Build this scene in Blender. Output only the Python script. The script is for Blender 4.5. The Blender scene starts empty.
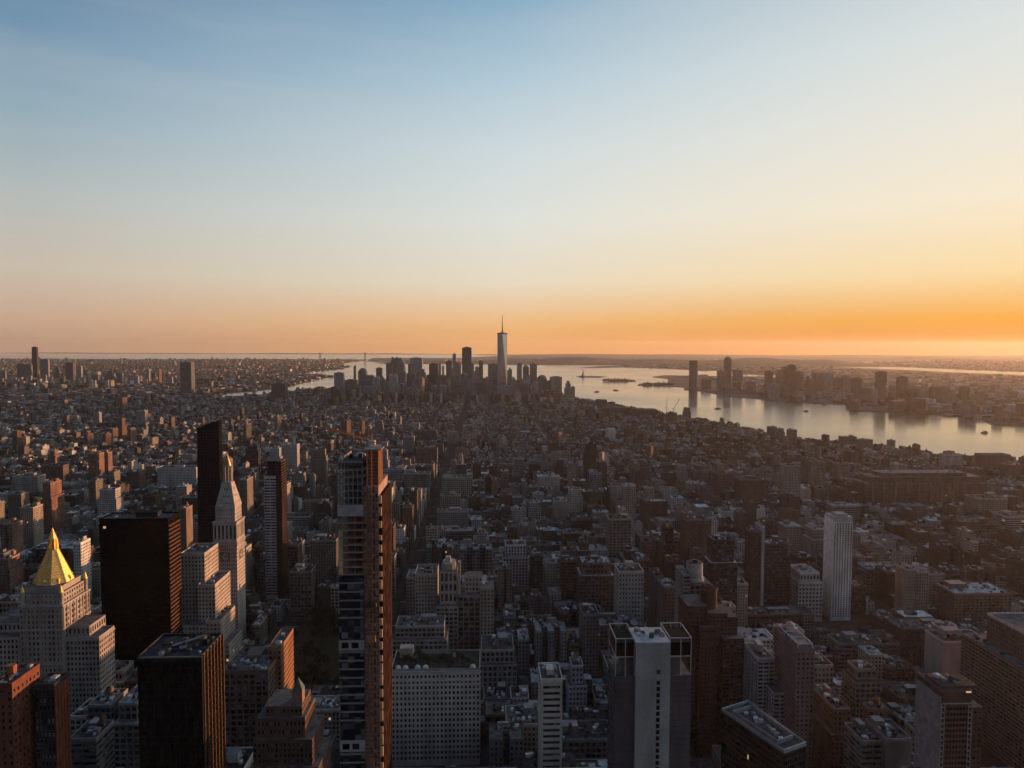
import bpy, math, random
import numpy as np
random.seed(7); RNG = np.random.default_rng(11)
S = bpy.context.scene
COLL = S.collection
R = math.radians

# ------------------------------------------------------------------ camera
CAMH = 345.0; F = 703.0; CX, CY = 512.0, 384.0
YAW, PITCH, ROLL = R(2.2), R(3.05), R(0.16)
cd = bpy.data.cameras.new('camera'); cam = bpy.data.objects.new('camera', cd); COLL.objects.link(cam)
cd.sensor_width = 36; cd.lens = F / 1024 * 36; cd.clip_start = 1; cd.clip_end = 200000
import mathutils
MC = (mathutils.Matrix.Rotation(-YAW, 3, 'Z') @ mathutils.Matrix.Rotation(math.pi/2 - PITCH, 3, 'X') @ mathutils.Matrix.Rotation(ROLL, 3, 'Z'))
cam.matrix_world = mathutils.Matrix.Translation((0, 0, CAMH)) @ MC.to_4x4()
S.camera = cam
MN = np.array(MC)

# ------------------------------------------------------------------ light
SUN_AZ, SUN_EL = 54.0, 2.5           # degrees from +Y towards +X, and above the horizon
sl = bpy.data.lights.new('sun', 'SUN'); sun = bpy.data.objects.new('sun', sl); COLL.objects.link(sun)
sl.energy = 5.0; sl.angle = R(0.6); sl.color = (1.0, 0.47, 0.22)
sd = mathutils.Vector((math.sin(R(SUN_AZ))*math.cos(R(SUN_EL)), math.cos(R(SUN_AZ))*math.cos(R(SUN_EL)), math.sin(R(SUN_EL))))
sun.rotation_euler = (-sd).to_track_quat('-Z', 'Y').to_euler(); sun.location = (600, 400, 900)

W = bpy.data.worlds.new('World'); S.world = W; W.use_nodes = True
nt = W.node_tree; nt.nodes.clear()
def N(nt, t, **k):
    n = nt.nodes.new(t)
    for a, v in k.items(): setattr(n, a, v)
    return n
sky = N(nt, 'ShaderNodeTexSky', sky_type='NISHITA', sun_disc=False, sun_elevation=R(SUN_EL), sun_rotation=R(SUN_AZ), altitude=300, air_density=1.0, dust_density=1.6, ozone_density=2.5)
tc = N(nt, 'ShaderNodeTexCoord'); nz = N(nt, 'ShaderNodeTexNoise'); mp = N(nt, 'ShaderNodeMapping')
mp.inputs['Scale'].default_value = (1.1, 2.6, 12); mp.inputs['Rotation'].default_value = (0.04, .05, .5); mp.inputs['Location'].default_value = (3.3, 1.7, .4); nz.inputs['Scale'].default_value = 1.3; nz.inputs['Detail'].default_value = 7; nz.inputs['Roughness'].default_value = .62
nt.links.new(tc.outputs['Generated'], mp.inputs['Vector']); nt.links.new(mp.outputs[0], nz.inputs['Vector'])
rp = N(nt, 'ShaderNodeValToRGB'); rp.color_ramp.elements[0].position = .48; rp.color_ramp.elements[1].position = .78
rp.color_ramp.elements[0].color = (0, 0, 0, 1); sepc = N(nt, 'ShaderNodeSeparateXYZ'); nt.links.new(tc.outputs['Generated'], sepc.inputs[0]); cmr = N(nt, 'ShaderNodeMapRange'); cmr.inputs[1].default_value = .02; cmr.inputs[2].default_value = .2; nt.links.new(sepc.outputs['Z'], cmr.inputs[0]); rp.color_ramp.elements[1].color = (.12, .12, .12, 1)
nt.links.new(nz.outputs['Fac'], rp.inputs['Fac'])
mx = N(nt, 'ShaderNodeMix', data_type='RGBA'); cml = N(nt, 'ShaderNodeMath', operation='MULTIPLY'); nt.links.new(rp.outputs['Color'], cml.inputs[0]); nt.links.new(cmr.outputs[0], cml.inputs[1]); nt.links.new(cml.outputs[0], mx.inputs['Factor'])
# measured dusk colours by elevation (ramp position = sine of elevation) for four compass directions, mixed by the angle to the sun
def lin(c): return tuple(((v/255)/12.92 if v/255 <= .04045 else ((v/255+.055)/1.055)**2.4) for v in c)
def set_ramp(node, stops):
    e = node.color_ramp.elements
    e[0].position = stops[0][0]; e[0].color = (*stops[0][1], 1)
    e[1].position = stops[-1][0]; e[1].color = (*stops[-1][1], 1)
    for p, c in stops[1:-1]:
        q = e.new(p); q.color = (*c, 1)
sep = N(nt, 'ShaderNodeSeparateXYZ'); nt.links.new(tc.outputs['Generated'], sep.inputs[0])
dotp = N(nt, 'ShaderNodeVectorMath', operation='DOT_PRODUCT'); hv = N(nt, 'ShaderNodeCombineXYZ'); nt.links.new(sep.outputs['X'], hv.inputs[0]); nt.links.new(sep.outputs['Y'], hv.inputs[1])
hn = N(nt, 'ShaderNodeVectorMath', operation='NORMALIZE'); nt.links.new(hv.outputs[0], hn.inputs[0]); nt.links.new(hn.outputs[0], dotp.inputs[0]); dotp.inputs[1].default_value = (math.sin(R(SUN_AZ)), math.cos(R(SUN_AZ)), 0)
ELS = [0.0, .035, .09, .175, .265, .35, .43, 1.0]
DUSK = [(-1.0, [(84, 82, 88), (82, 84, 92), (76, 83, 96), (68, 80, 99), (61, 76, 100), (56, 73, 99), (52, 70, 98), (62, 80, 108)]),
        (0.07, [(188, 150, 124), (200, 168, 143), (200, 187, 170), (180, 186, 184), (146, 170, 183), (113, 146, 172), (90, 122, 153), (76, 98, 130)]),
        (0.62, [(228, 158, 82), (234, 184, 128), (229, 216, 192), (220, 223, 216), (205, 216, 219), (176, 200, 213), (138, 173, 197), (82, 104, 136)]),
        (0.96, [(205, 112, 8), (232, 160, 50), (243, 214, 162), (242, 230, 204), (230, 228, 217), (217, 223, 221), (198, 209, 213), (82, 102, 130)])]
SKYK = 1.0
prev = None
for i, (dv, cols) in enumerate(DUSK):
    gr = N(nt, 'ShaderNodeValToRGB'); set_ramp(gr, [(p, lin(c)) for p, c in zip(ELS, cols)]); nt.links.new(sep.outputs['Z'], gr.inputs['Fac'])
    if prev is not None:
        mr = N(nt, 'ShaderNodeMapRange', interpolation_type='LINEAR' if i > 1 else 'SMOOTHSTEP'); mr.inputs[1].default_value = DUSK[i-1][0]; mr.inputs[2].default_value = dv; nt.links.new(dotp.outputs['Value'], mr.inputs[0])
        mm = N(nt, 'ShaderNodeMix', data_type='RGBA'); nt.links.new(mr.outputs[0], mm.inputs['Factor']); nt.links.new(prev, mm.inputs[6]); nt.links.new(gr.outputs['Color'], mm.inputs[7]); prev = mm.outputs[2]
    else: prev = gr.outputs['Color']
nt.links.new(prev, mx.inputs[6]); mx.inputs[7].default_value = (.8, .72, .64, 1)
bg = N(nt, 'ShaderNodeBackground'); bg.inputs['Strength'].default_value = 0.625
bg2 = N(nt, 'ShaderNodeBackground'); bg2.inputs['Strength'].default_value = 0.002; nt.links.new(sky.outputs[0], bg2.inputs['Color'])
ad = N(nt, 'ShaderNodeAddShader'); wo = N(nt, 'ShaderNodeOutputWorld'); nt.links.new(mx.outputs[2], bg.inputs['Color']); nt.links.new(bg.outputs[0], ad.inputs[0]); nt.links.new(bg2.outputs[0], ad.inputs[1]); nt.links.new(ad.outputs[0], wo.inputs[0])
S.view_settings.view_transform = 'Standard'; S.view_settings.look = 'None'; S.view_settings.gamma = 1
S.view_settings.exposure = 0.7
S.cycles.max_bounces = 4; S.cycles.diffuse_bounces = 2; S.cycles.glossy_bounces = 2; S.cycles.volume_bounces = 0
S.cycles.use_denoising = True; S.cycles.sample_clamp_indirect = 4
S.cycles.caustics_reflective = False; S.cycles.caustics_refractive = False
S.cycles.use_adaptive_sampling = True; S.cycles.adaptive_threshold = 0.02

# ------------------------------------------------------------------ projection helpers
def proj(x, y, z):
    v = MN.T @ np.array([x, y, z - CAMH]); return CX + F*v[0]/(-v[2]), CY - F*v[1]/(-v[2])
def projn(P):
    V = (np.asarray(P, float) - (0, 0, CAMH)) @ MN
    w = np.maximum(-V[..., 2], 1e-3); return CX + F*V[..., 0]/w, CY - F*V[..., 1]/w
def ray(px, py): return MN @ np.array([(px-CX)/F, -(py-CY)/F, -1.0])
def XZ(px, py, D):
    r = ray(px, py); t = D / r[1]; return r[0]*t, CAMH + r[2]*t
def G(px, py, z=0.0):
    r = ray(px, py); t = (z - CAMH) / r[2]; return r[0]*t, r[1]*t
def slope(px, py):                      # lateral metres per metre of depth
    r = ray(px, py); return r[0]/r[1]

# ------------------------------------------------------------------ materials
MAT = {}
def base_mat(name):
    m = bpy.data.materials.new(name); m.use_nodes = True; n = m.node_tree; n.nodes.clear()
    out = N(n, 'ShaderNodeOutputMaterial'); bs = N(n, 'ShaderNodeBsdfPrincipled'); n.links.new(bs.outputs[0], out.inputs[0])
    MAT[name] = m; return m, n, bs
def link(n, a, b): n.links.new(a, b)
def mth(n, op, a, b=None, c=None):
    k = N(n, 'ShaderNodeMath', operation=op)
    for i, v in enumerate((a, b, c)):
        if v is None: continue
        if isinstance(v, (int, float)): k.inputs[i].default_value = v
        else: n.links.new(v, k.inputs[i])
    return k.outputs[0]
def noise_mul(n, col_socket, scale, lo, hi, detail=4, stretch=(1, 1, 1)):
    co = N(n, 'ShaderNodeNewGeometry'); mp = N(n, 'ShaderNodeMapping'); mp.inputs['Scale'].default_value = stretch
    link(n, co.outputs['Position'], mp.inputs[0])
    nz = N(n, 'ShaderNodeTexNoise'); nz.inputs['Scale'].default_value = scale; nz.inputs['Detail'].default_value = detail
    link(n, mp.outputs[0], nz.inputs['Vector'])
    mr = N(n, 'ShaderNodeMapRange'); mr.inputs[1].default_value = .3; mr.inputs[2].default_value = .7
    mr.inputs[3].default_value = lo; mr.inputs[4].default_value = hi
    link(n, nz.outputs['Fac'], mr.inputs[0])
    m = N(n, 'ShaderNodeVectorMath', operation='SCALE'); link(n, col_socket, m.inputs[0]); link(n, mr.outputs[0], m.inputs['Scale'])
    return m.outputs[0]
# facade: colour from the face attribute, windows from the metre UV map and the Win attribute (pitch u, pitch v, glazed share)
def facade_mat():
    m, n, bs = base_mat('masonry')
    at = N(n, 'ShaderNodeAttribute', attribute_name='Col'); wi = N(n, 'ShaderNodeAttribute', attribute_name='Win')
    uv = N(n, 'ShaderNodeUVMap', uv_map='UVMap'); s = N(n, 'ShaderNodeSeparateXYZ'); link(n, uv.outputs[0], s.inputs[0])
    w = N(n, 'ShaderNodeSeparateXYZ'); link(n, wi.outputs['Vector'], w.inputs[0])
    c1 = noise_mul(n, at.outputs['Color'], .09, .7, 1.25, 5, (1, 1, .35))
    c2 = noise_mul(n, c1, 1.3, .9, 1.1, 3, (1, 1, .3))
    pu = mth(n, 'MAXIMUM', mth(n, 'MULTIPLY', w.outputs[0], 10), .1); pv = mth(n, 'MAXIMUM', mth(n, 'MULTIPLY', w.outputs[1], 10), .1)
    a = mth(n, 'DIVIDE', s.outputs[0], pu); b = mth(n, 'DIVIDE', s.outputs[1], pv)
    fa = mth(n, 'FRACT', a); fb = mth(n, 'FRACT', b)
    ia = mth(n, 'LESS_THAN', mth(n, 'ABSOLUTE', mth(n, 'SUBTRACT', fa, .5)), mth(n, 'MULTIPLY', w.outputs[2], .5))
    ib = mth(n, 'LESS_THAN', mth(n, 'ABSOLUTE', mth(n, 'SUBTRACT', fb, .5)), .29)
    msk = mth(n, 'MULTIPLY', mth(n, 'MULTIPLY', ia, ib), mth(n, 'GREATER_THAN', w.outputs[2], .05))
    cell = N(n, 'ShaderNodeCombineXYZ'); link(n, mth(n, 'FLOOR', a), cell.inputs[0]); link(n, mth(n, 'FLOOR', b), cell.inputs[1])
    oi = N(n, 'ShaderNodeObjectInfo'); link(n, oi.outputs['Random'], cell.inputs[2])
    wn = N(n, 'ShaderNodeTexWhiteNoise', noise_dimensions='3D'); link(n, cell.outputs[0], wn.inputs['Vector'])
    gv = mth(n, 'MULTIPLY_ADD', mth(n, 'POWER', wn.outputs['Value'], 3), .09, .012)
    gc = N(n, 'ShaderNodeCombineXYZ'); link(n, gv, gc.inputs[0]); link(n, mth(n, 'MULTIPLY', gv, 1.03), gc.inputs[1]); link(n, mth(n, 'MULTIPLY', gv, 1.12), gc.inputs[2])
    mix = N(n, 'ShaderNodeMix', data_type='RGBA'); link(n, msk, mix.inputs['Factor']); link(n, c2, mix.inputs[6]); link(n, gc.outputs[0], mix.inputs[7])
    link(n, mix.outputs[2], bs.inputs['Base Color'])
    link(n, mth(n, 'MULTIPLY_ADD', msk, -.62, .85), bs.inputs['Roughness']); link(n, mth(n, 'MULTIPLY_ADD', msk, .35, .02), bs.inputs['Specular IOR Level'])
    lit = mth(n, 'MULTIPLY', msk, mth(n, 'GREATER_THAN', wn.outputs['Value'], .9994))
    bs.inputs['Emission Color'].default_value = (1, .62, .3, 1); link(n, mth(n, 'MULTIPLY', lit, .35), bs.inputs['Emission Strength'])
facade_mat()
def attr_mat(name, rough=.85, metal=0, scale=.25, lo=.75, hi=1.25, spec=.02):
    m, n, bs = base_mat(name); at = N(n, 'ShaderNodeAttribute', attribute_name='Col')
    link(n, noise_mul(n, at.outputs['Color'], scale, lo, hi, 6), bs.inputs['Base Color'])
    bs.inputs['Roughness'].default_value = rough; bs.inputs['Metallic'].default_value = metal
    bs.inputs['Specular IOR Level'].default_value = spec
attr_mat('plain'); attr_mat('roofing', .9, 0, .22, .45, 1.45)
attr_mat('metal', .45, .5, .5, .85, 1.1, .4); attr_mat('gold_leaf', .38, .6, .9, .6, 1.25, .5)
def glass_mat(name, base, rough, var):
    m, n, bs = base_mat(name)
    g = N(n, 'ShaderNodeNewGeometry'); vm = N(n, 'ShaderNodeVectorMath', operation='SCALE'); vm.inputs['Scale'].default_value = .31
    link(n, g.outputs['Position'], vm.inputs[0]); fl = N(n, 'ShaderNodeVectorMath', operation='FLOOR'); link(n, vm.outputs[0], fl.inputs[0])
    wn = N(n, 'ShaderNodeTexWhiteNoise', noise_dimensions='3D'); link(n, fl.outputs[0], wn.inputs['Vector'])
    k = mth(n, 'MULTIPLY_ADD', mth(n, 'POWER', wn.outputs['Value'], 4), var, 1)
    s = N(n, 'ShaderNodeVectorMath', operation='SCALE'); s.inputs[0].default_value = base; link(n, k, s.inputs['Scale'])
    link(n, s.outputs[0], bs.inputs['Base Color']); bs.inputs['Roughness'].default_value = rough
    bs.inputs['Specular IOR Level'].default_value = .07 if name == 'black_glass' else .4
    nz = N(n, 'ShaderNodeTexNoise'); nz.inputs['Scale'].default_value = .15; link(n, g.outputs['Position'], nz.inputs['Vector'])
    bp = N(n, 'ShaderNodeBump'); bp.inputs['Strength'].default_value = .12; link(n, nz.outputs['Fac'], bp.inputs['Height']); link(n, bp.outputs[0], bs.inputs['Normal'])
glass_mat('window_glass', (.010, .011, .014), .14, 16)
glass_mat('black_glass', (.004, .004, .005), .16, 3)
glass_mat('blue_glass', (.03, .045, .06), .12, 1.5)
m, n, bs = base_mat('mirror_glass'); bs.inputs['Base Color'].default_value = (.30, .36, .43, 1); bs.inputs['Metallic'].default_value = .85; bs.inputs['Roughness'].default_value = .16
m, n, bs = base_mat('lit_window'); bs.inputs['Base Color'].default_value = (.3, .2, .1, 1); bs.inputs['Emission Color'].default_value = (1, .6, .28, 1); bs.inputs['Emission Strength'].default_value = .35
# ground, water
m, n, bs = base_mat('asphalt'); v = N(n, 'ShaderNodeRGB'); v.outputs[0].default_value = (.022, .022, .025, 1)
link(n, noise_mul(n, v.outputs[0], .03, .6, 1.5, 8), bs.inputs['Base Color']); bs.inputs['Roughness'].default_value = .85; bs.inputs['Specular IOR Level'].default_value = .08
m, n, bs = base_mat('kerb_stone'); v = N(n, 'ShaderNodeRGB'); v.outputs[0].default_value = (.045, .045, .045, 1)
link(n, noise_mul(n, v.outputs[0], .3, .7, 1.3, 5), bs.inputs['Base Color']); bs.inputs['Roughness'].default_value = .85; bs.inputs['Specular IOR Level'].default_value = .08
m, n, bs = base_mat('road_paint'); bs.inputs['Base Color'].default_value = (.6, .6, .56, 1); bs.inputs['Roughness'].default_value = .7
m, n, bs = base_mat('far_land')
g = N(n, 'ShaderNodeNewGeometry'); vo = N(n, 'ShaderNodeTexVoronoi'); vo.inputs['Scale'].default_value = .012; link(n, g.outputs['Position'], vo.inputs['Vector'])
r_ = N(n, 'ShaderNodeValToRGB'); link(n, vo.outputs['Color'], r_.inputs['Fac'])
set_ramp(r_, [(0, (.05, .05, .05)), (.45, (.09, .085, .08)), (.7, (.06, .065, .05)), (1, (.16, .155, .15))])
link(n, noise_mul(n, r_.outputs['Color'], .0015, .6, 1.4, 5), bs.inputs['Base Color']); bs.inputs['Roughness'].default_value = .95; bs.inputs['Specular IOR Level'].default_value = .05
m, n, bs = base_mat('water_surface'); bs.inputs['Base Color'].default_value = (.06, .05, .04, 1); bs.inputs['Roughness'].default_value = .22; bs.inputs['IOR'].default_value = 1.42
g = N(n, 'ShaderNodeNewGeometry')
n1 = N(n, 'ShaderNodeTexNoise'); n1.inputs['Scale'].default_value = .02; n1.inputs['Detail'].default_value = 6; link(n, g.outputs['Position'], n1.inputs['Vector'])
n2 = N(n, 'ShaderNodeTexNoise'); n2.inputs['Scale'].default_value = .0012; n2.inputs['Detail'].default_value = 4; link(n, g.outputs['Position'], n2.inputs['Vector'])
bp = N(n, 'ShaderNodeBump'); bp.inputs['Strength'].default_value = .12; bp.inputs['Distance'].default_value = 2; link(n, n1.outputs['Fac'], bp.inputs['Height']); link(n, bp.outputs[0], bs.inputs['Normal'])
mr = N(n, 'ShaderNodeMapRange'); mr.inputs[1].default_value = .35; mr.inputs[2].default_value = .65; mr.inputs[3].default_value = .13; mr.inputs[4].default_value = .22
link(n, n2.outputs['Fac'], mr.inputs[0]); link(n, mr.outputs[0], bs.inputs['Roughness'])
m, n, bs = base_mat('foam'); bs.inputs['Base Color'].default_value = (.5, .5, .48, 1); bs.inputs['Roughness'].default_value = .6
m, n, bs = base_mat('tree_leaves'); v = N(n, 'ShaderNodeRGB'); v.outputs[0].default_value = (.045, .038, .022, 1)
link(n, noise_mul(n, v.outputs[0], .4, .5, 1.6, 3), bs.inputs['Base Color']); bs.inputs['Roughness'].default_value = .9; bs.inputs['Specular IOR Level'].default_value = .05
m, n, bs = base_mat('tree_bark'); v = N(n, 'ShaderNodeRGB'); v.outputs[0].default_value = (.05, .04, .03, 1)
link(n, noise_mul(n, v.outputs[0], 2, .7, 1.3, 3), bs.inputs['Base Color']); bs.inputs['Roughness'].default_value = .9; bs.inputs['Specular IOR Level'].default_value = .05

# ------------------------------------------------------------------ mesh builder
class MB:
    def __init__(s): s.c = []          # chunks: (k, verts (N,k,3), mat, col (N,3), uv (N,k,2), win (N,3))
    def add(s, P, mat='plain', col=(.2, .2, .2), uv=None, win=None):
        P = np.asarray(P, float)
        if P.ndim == 2: P = P[None]
        n, k = P.shape[:2]
        col = np.broadcast_to(np.asarray(col, float), (n, 3)); 
        uv = np.zeros((n, k, 2)) if uv is None else np.broadcast_to(uv, (n, k, 2))
        win = np.broadcast_to(np.asarray((0, 0, 0) if win is None else win, float), (n, 3))
        s.c.append((k, P, mat, col, uv, win))
    def build(s, name, parent=None, org=(0, 0, 0), rot=None):
        nv = sum(c[1].shape[0]*c[0] for c in s.c)
        if nv == 0: return None
        mats = []
        co = np.empty((nv, 3)); uv = np.empty((nv, 2)); col = np.ones((nv, 4)); win = np.ones((nv, 4)); ls = []; mi = []
        i = 0
        for k, P, mat, c, u, w in s.c:
            n = P.shape[0]; m = n*k
            co[i:i+m] = P.reshape(-1, 3); uv[i:i+m] = u.reshape(-1, 2)
            col[i:i+m, :3] = np.repeat(c, k, 0); win[i:i+m, :3] = np.repeat(w, k, 0)
            ls.append(i + np.arange(n)*k)
            if mat not in mats: mats.append(mat)
            mi.append(np.full(n, mats.index(mat))); i += m
        co -= np.asarray(org)
        if rot:
            a = rot; x = co[:, 0].copy(); y = co[:, 1].copy()
            co[:, 0] = x*math.cos(a) - y*math.sin(a); co[:, 1] = x*math.sin(a) + y*math.cos(a)
        ls = np.concatenate(ls); mi = np.concatenate(mi)
        me = bpy.data.meshes.new(name)
        me.vertices.add(nv); me.vertices.foreach_set('co', co.ravel())
        me.loops.add(nv); me.loops.foreach_set('vertex_index', np.arange(nv, dtype=np.int32))
        me.polygons.add(len(ls)); me.polygons.foreach_set('loop_start', ls.astype(np.int32)); me.polygons.foreach_set('material_index', mi.astype(np.int32))
        me.update(calc_edges=True)
        ul = me.uv_layers.new(name='UVMap'); ul.data.foreach_set('uv', uv.ravel())
        a = me.attributes.new('Col', 'FLOAT_COLOR', 'CORNER'); a.data.foreach_set('color', col.ravel())
        if any(c[5].any() for c in s.c):
            a = me.attributes.new('Win', 'FLOAT_COLOR', 'CORNER'); a.data.foreach_set('color', win.ravel())
        for k in mats: me.materials.append(MAT[k])
        o = bpy.data.objects.new(name, me); COLL.objects.link(o)
        if parent is None: o.location = org
        else: o.parent = parent
        return o
def thing(name, label, cat, loc, group=None):
    o = bpy.data.objects.new(name, None); COLL.objects.link(o); o.location = loc
    o.empty_display_size = 5
    o['label'] = label; o['category'] = cat
    if group: o['group'] = group
    return o
def tag(o, label, cat, group=None):
    o['label'] = label; o['category'] = cat
    if group: o['group'] = group
    return o

def wallq(mb, a, b, z0, z1, col, mat='masonry', win=None):   # vertical quad from a to b (xy), outward normal to the right of a->b
    L = math.hypot(b[0]-a[0], b[1]-a[1])
    mb.add([(a[0], a[1], z0), (b[0], b[1], z0), (b[0], b[1], z1), (a[0], a[1], z1)], mat, col,
           [(0, z0), (L, z0), (L, z1), (0, z1)], win)
def prism(mb, pts, z0, z1, col, mat='masonry', win=None, top=True, tcol=None, tmat=None, bottom=False):
    n = len(pts)                                             # pts counter-clockwise from above
    for i in range(n): wallq(mb, pts[i], pts[(i+1) % n], z0, z1, col, mat, win)
    if top: mb.add([(p[0], p[1], z1) for p in pts], tmat or ('plain' if mat == 'masonry' else mat), tcol if tcol is not None else col)
    if bottom: mb.add([(p[0], p[1], z0) for p in reversed(pts)], mat, col)
def rect(x0, x1, y0, y1): return [(x0, y0), (x1, y0), (x1, y1), (x0, y1)]
def box(mb, x0, x1, y0, y1, z0, z1, col, mat='plain', **k): prism(mb, rect(x0, x1, y0, y1), z0, z1, col, mat, **k)
def ngon(cx, cy, r, n=8, ph=0.0, sy=1): return [(cx + r*math.cos(ph + 2*math.pi*i/n), cy + sy*r*math.sin(ph + 2*math.pi*i/n)) for i in range(n)]
def frustum(mb, p0, z0, p1, z1, col, mat='plain', top=True):
    n = len(p0)
    for i in range(n):
        j = (i+1) % n
        mb.add([(p0[i][0], p0[i][1], z0), (p0[j][0], p0[j][1], z0), (p1[j][0], p1[j][1], z1), (p1[i][0], p1[i][1], z1)], mat, col)
    if top: mb.add([(p[0], p[1], z1) for p in p1], mat, col)
def cone(mb, p0, z0, ap, col, mat='plain'):
    n = len(p0)
    for i in range(n):
        j = (i+1) % n; mb.add([(p0[i][0], p0[i][1], z0), (p0[j][0], p0[j][1], z0), ap], mat, col)
def bar(mb, a, b, w, col, mat='plain'):
    a = mathutils.Vector(a); b = mathutils.Vector(b); d = (b-a).normalized()
    u = d.cross(mathutils.Vector((0, 0, 1))) if abs(d.z) < .95 else d.cross(mathutils.Vector((0, 1, 0)))
    u.normalize(); v = d.cross(u); u *= w/2; v *= w/2
    c = [u+v, v-u, -u-v, u-v]
    for i in range(4):
        j = (i+1) % 4; mb.add([a+c[i], a+c[j], b+c[j], b+c[i]], mat, col)
    mb.add([a+c[3], a+c[2], a+c[1], a+c[0]], mat, col); mb.add([b+c[0], b+c[1], b+c[2], b+c[3]], mat, col)

# facade with real recessed windows: columns x rows of openings between a and b
STY = dict(punch=(3.5, 3.9, .52, .58), loft=(4.4, 4.3, .74, .66), ribbon=(7.0, 3.9, .94, .52), piers=(3.2, 3.9, .55, .82),
           small=(3.2, 3.5, .46, .52), grid=(5.0, 4.0, .82, .72), slab=(4.5, 3.3, .92, .66), pairs=(3.0, 4.2, .56, .60), blank=(0, 0, 0, 0))
def facade(mb, a, b, z0, z1, col, sty, base=4.5, head=1.6, rec=.35, glass='window_glass', gcol=(.02, .02, .025), sill=None, mat='masonry', lit=.0008):
    a = np.array(a[:2], float); b = np.array(b[:2], float); L = np.linalg.norm(b-a); H = z1-z0
    pu, pv, fu, fv = STY[sty] if isinstance(sty, str) else sty
    rows = int((H-base-head)//pv) if pv else 0; cols = int(round(L/pu)) if pu else 0
    if rows < 1 or cols < 1: wallq(mb, a, b, z0, z1, col, mat); return
    u = (b-a)/L; nrm = np.array([u[1], -u[0]]); pw = L/cols; ph = (H-base-head)/rows
    def q(u0, u1, v0, v1, d0=0., d1=0., mt=mat, cl=col, horiz=False):
        u0, u1, v0, v1 = np.broadcast_arrays(*[np.asarray(t, float).ravel() for t in (u0, u1, v0, v1)])
        P = np.empty((len(u0), 4, 3))
        for k, (uu, vv) in enumerate(((u0, v0), (u1, v0), (u1, v1), (u0, v1))):
            P[:, k, :2] = a + uu[:, None]*u; P[:, k, 2] = vv
        P[:, :2, :2] -= nrm*d0; P[:, 2:, :2] -= nrm*d1
        mb.add(P, mt, cl)
    vb = z0+base + np.arange(rows)*ph + ph*(1-fv)*.5; vt = vb + ph*fv
    q(0, L, np.r_[z0, vt], np.r_[vb, z1])
    ub = np.arange(cols)*pw + pw*(1-fu)/2; ut = ub + pw*fu
    U0 = np.r_[0, ut]; U1 = np.r_[ub, L]
    g0, v0 = np.meshgrid(U0, vb); g1, v1 = np.meshgrid(U1, vt); q(g0, g1, v0, v1)
    a0, v0 = np.meshgrid(ub, vb); a1, v1 = np.meshgrid(ut, vt)
    r = RNG.random(a0.size) < lit
    f = [t.ravel() for t in (a0, a1, v0, v1)]
    q(*[t[~r] for t in f], rec, rec, glass, gcol)
    if r.any(): q(*[t[r] for t in f], rec, rec, 'lit_window', gcol)
    q(*[f[0], f[1], f[2], f[2]], 0, rec, mat, sill if sill is not None else col)      # sill
    # jambs
    P = np.empty((len(f[0]), 4, 3))
    for sgn, uu in ((0, f[0]), (1, f[1])):
        o = a + uu[:, None]*u; i_ = o - nrm*rec; P = np.empty((len(uu), 4, 3))
        A, B = (o, i_) if sgn == 0 else (i_, o)
        P[:, 0, :2] = A; P[:, 1, :2] = B; P[:, 2, :2] = B; P[:, 3, :2] = A; P[:, :2, 2] = f[2][:, None]; P[:, 2:, 2] = f[3][:, None]
        mb.add(P, mat, col)
def fprism(mb, pts, z0, z1, col, sty, tcol=None, blank=(), **k):
    n = len(pts)
    for i in range(n):
        if i in blank: wallq(mb, pts[i], pts[(i+1) % n], z0, z1, col)
        else: facade(mb, pts[i], pts[(i+1) % n], z0, z1, col, sty, **k)
    mb.add([(p[0], p[1], z1) for p in pts], 'roofing', tcol if tcol is not None else (.12, .12, .125))
def parapet(mb, pts, z, h=1.1, t=.45, col=(.3, .3, .3), out=.12):
    pts = [np.array(p, float) for p in pts]; c = sum(pts)/len(pts); n = len(pts)
    o = [c + (p-c)*(1 + out/max(np.linalg.norm(p-c), 1)) for p in pts]; i_ = [c + (p-c)*(1 - t*1.4/max(np.linalg.norm(p-c), 1)) for p in pts]
    for k in range(n):
        j = (k+1) % n
        wallq(mb, o[k], o[j], z-.8, z+h, col, 'plain')
        wallq(mb, i_[j], i_[k], z, z+h, col, 'plain')
        mb.add([(*o[k], z+h), (*o[j], z+h), (*i_[j], z+h), (*i_[k], z+h)], 'plain', np.asarray(col)*1.25)
        mb.add([(*o[j], z-.8), (*o[k], z-.8), (*i_[k], z-.8), (*i_[j], z-.8)], 'plain', col)
def water_tank(par, org, x, y, z, r=2.2, col=(.16, .11, .08)):
    m = MB(); p = ngon(x, y, r, 12); prism(m, p, z+3.2, z+7, col, 'plain', bottom=True); cone(m, ngon(x, y, r*1.12, 12), z+7.0, (x, y, z+8.9), np.asarray(col)*.7)
    t = m.build('water_tank', par, org)
    l = MB()
    for dx, dy in ((-1, -1), (1, -1), (1, 1), (-1, 1)): bar(l, (x+dx*r*.6, y+dy*r*.6, z), (x+dx*r*.6, y+dy*r*.6, z+3.2), .35, (.08, .08, .08))
    for s in (-1, 1): bar(l, (x-r*.6, y+s*r*.6, z), (x+r*.6, y+s*r*.6, z+3.1), .18, (.08, .08, .08))
    l.build('tank_frame', t, org)
    return t
def clutter(mb, x0, x1, y0, y1, z, n, rng=random):
    for _ in range(n):
        w = rng.uniform(1.2, 3.8); d = rng.uniform(1.2, 4.5); x = rng.uniform(x0+1, max(x0+1.1, x1-w-1)); y = rng.uniform(y0+1, max(y0+1.1, y1-d-1))
        if x+w > x1 or y+d > y1: continue
        g = rng.choice((.03, .06, .11, .18, .32, .55)); box(mb, x, x+w, y, y+d, z, z+rng.uniform(.8, 2.6), (g, g, g*1.04), 'plain')

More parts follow.
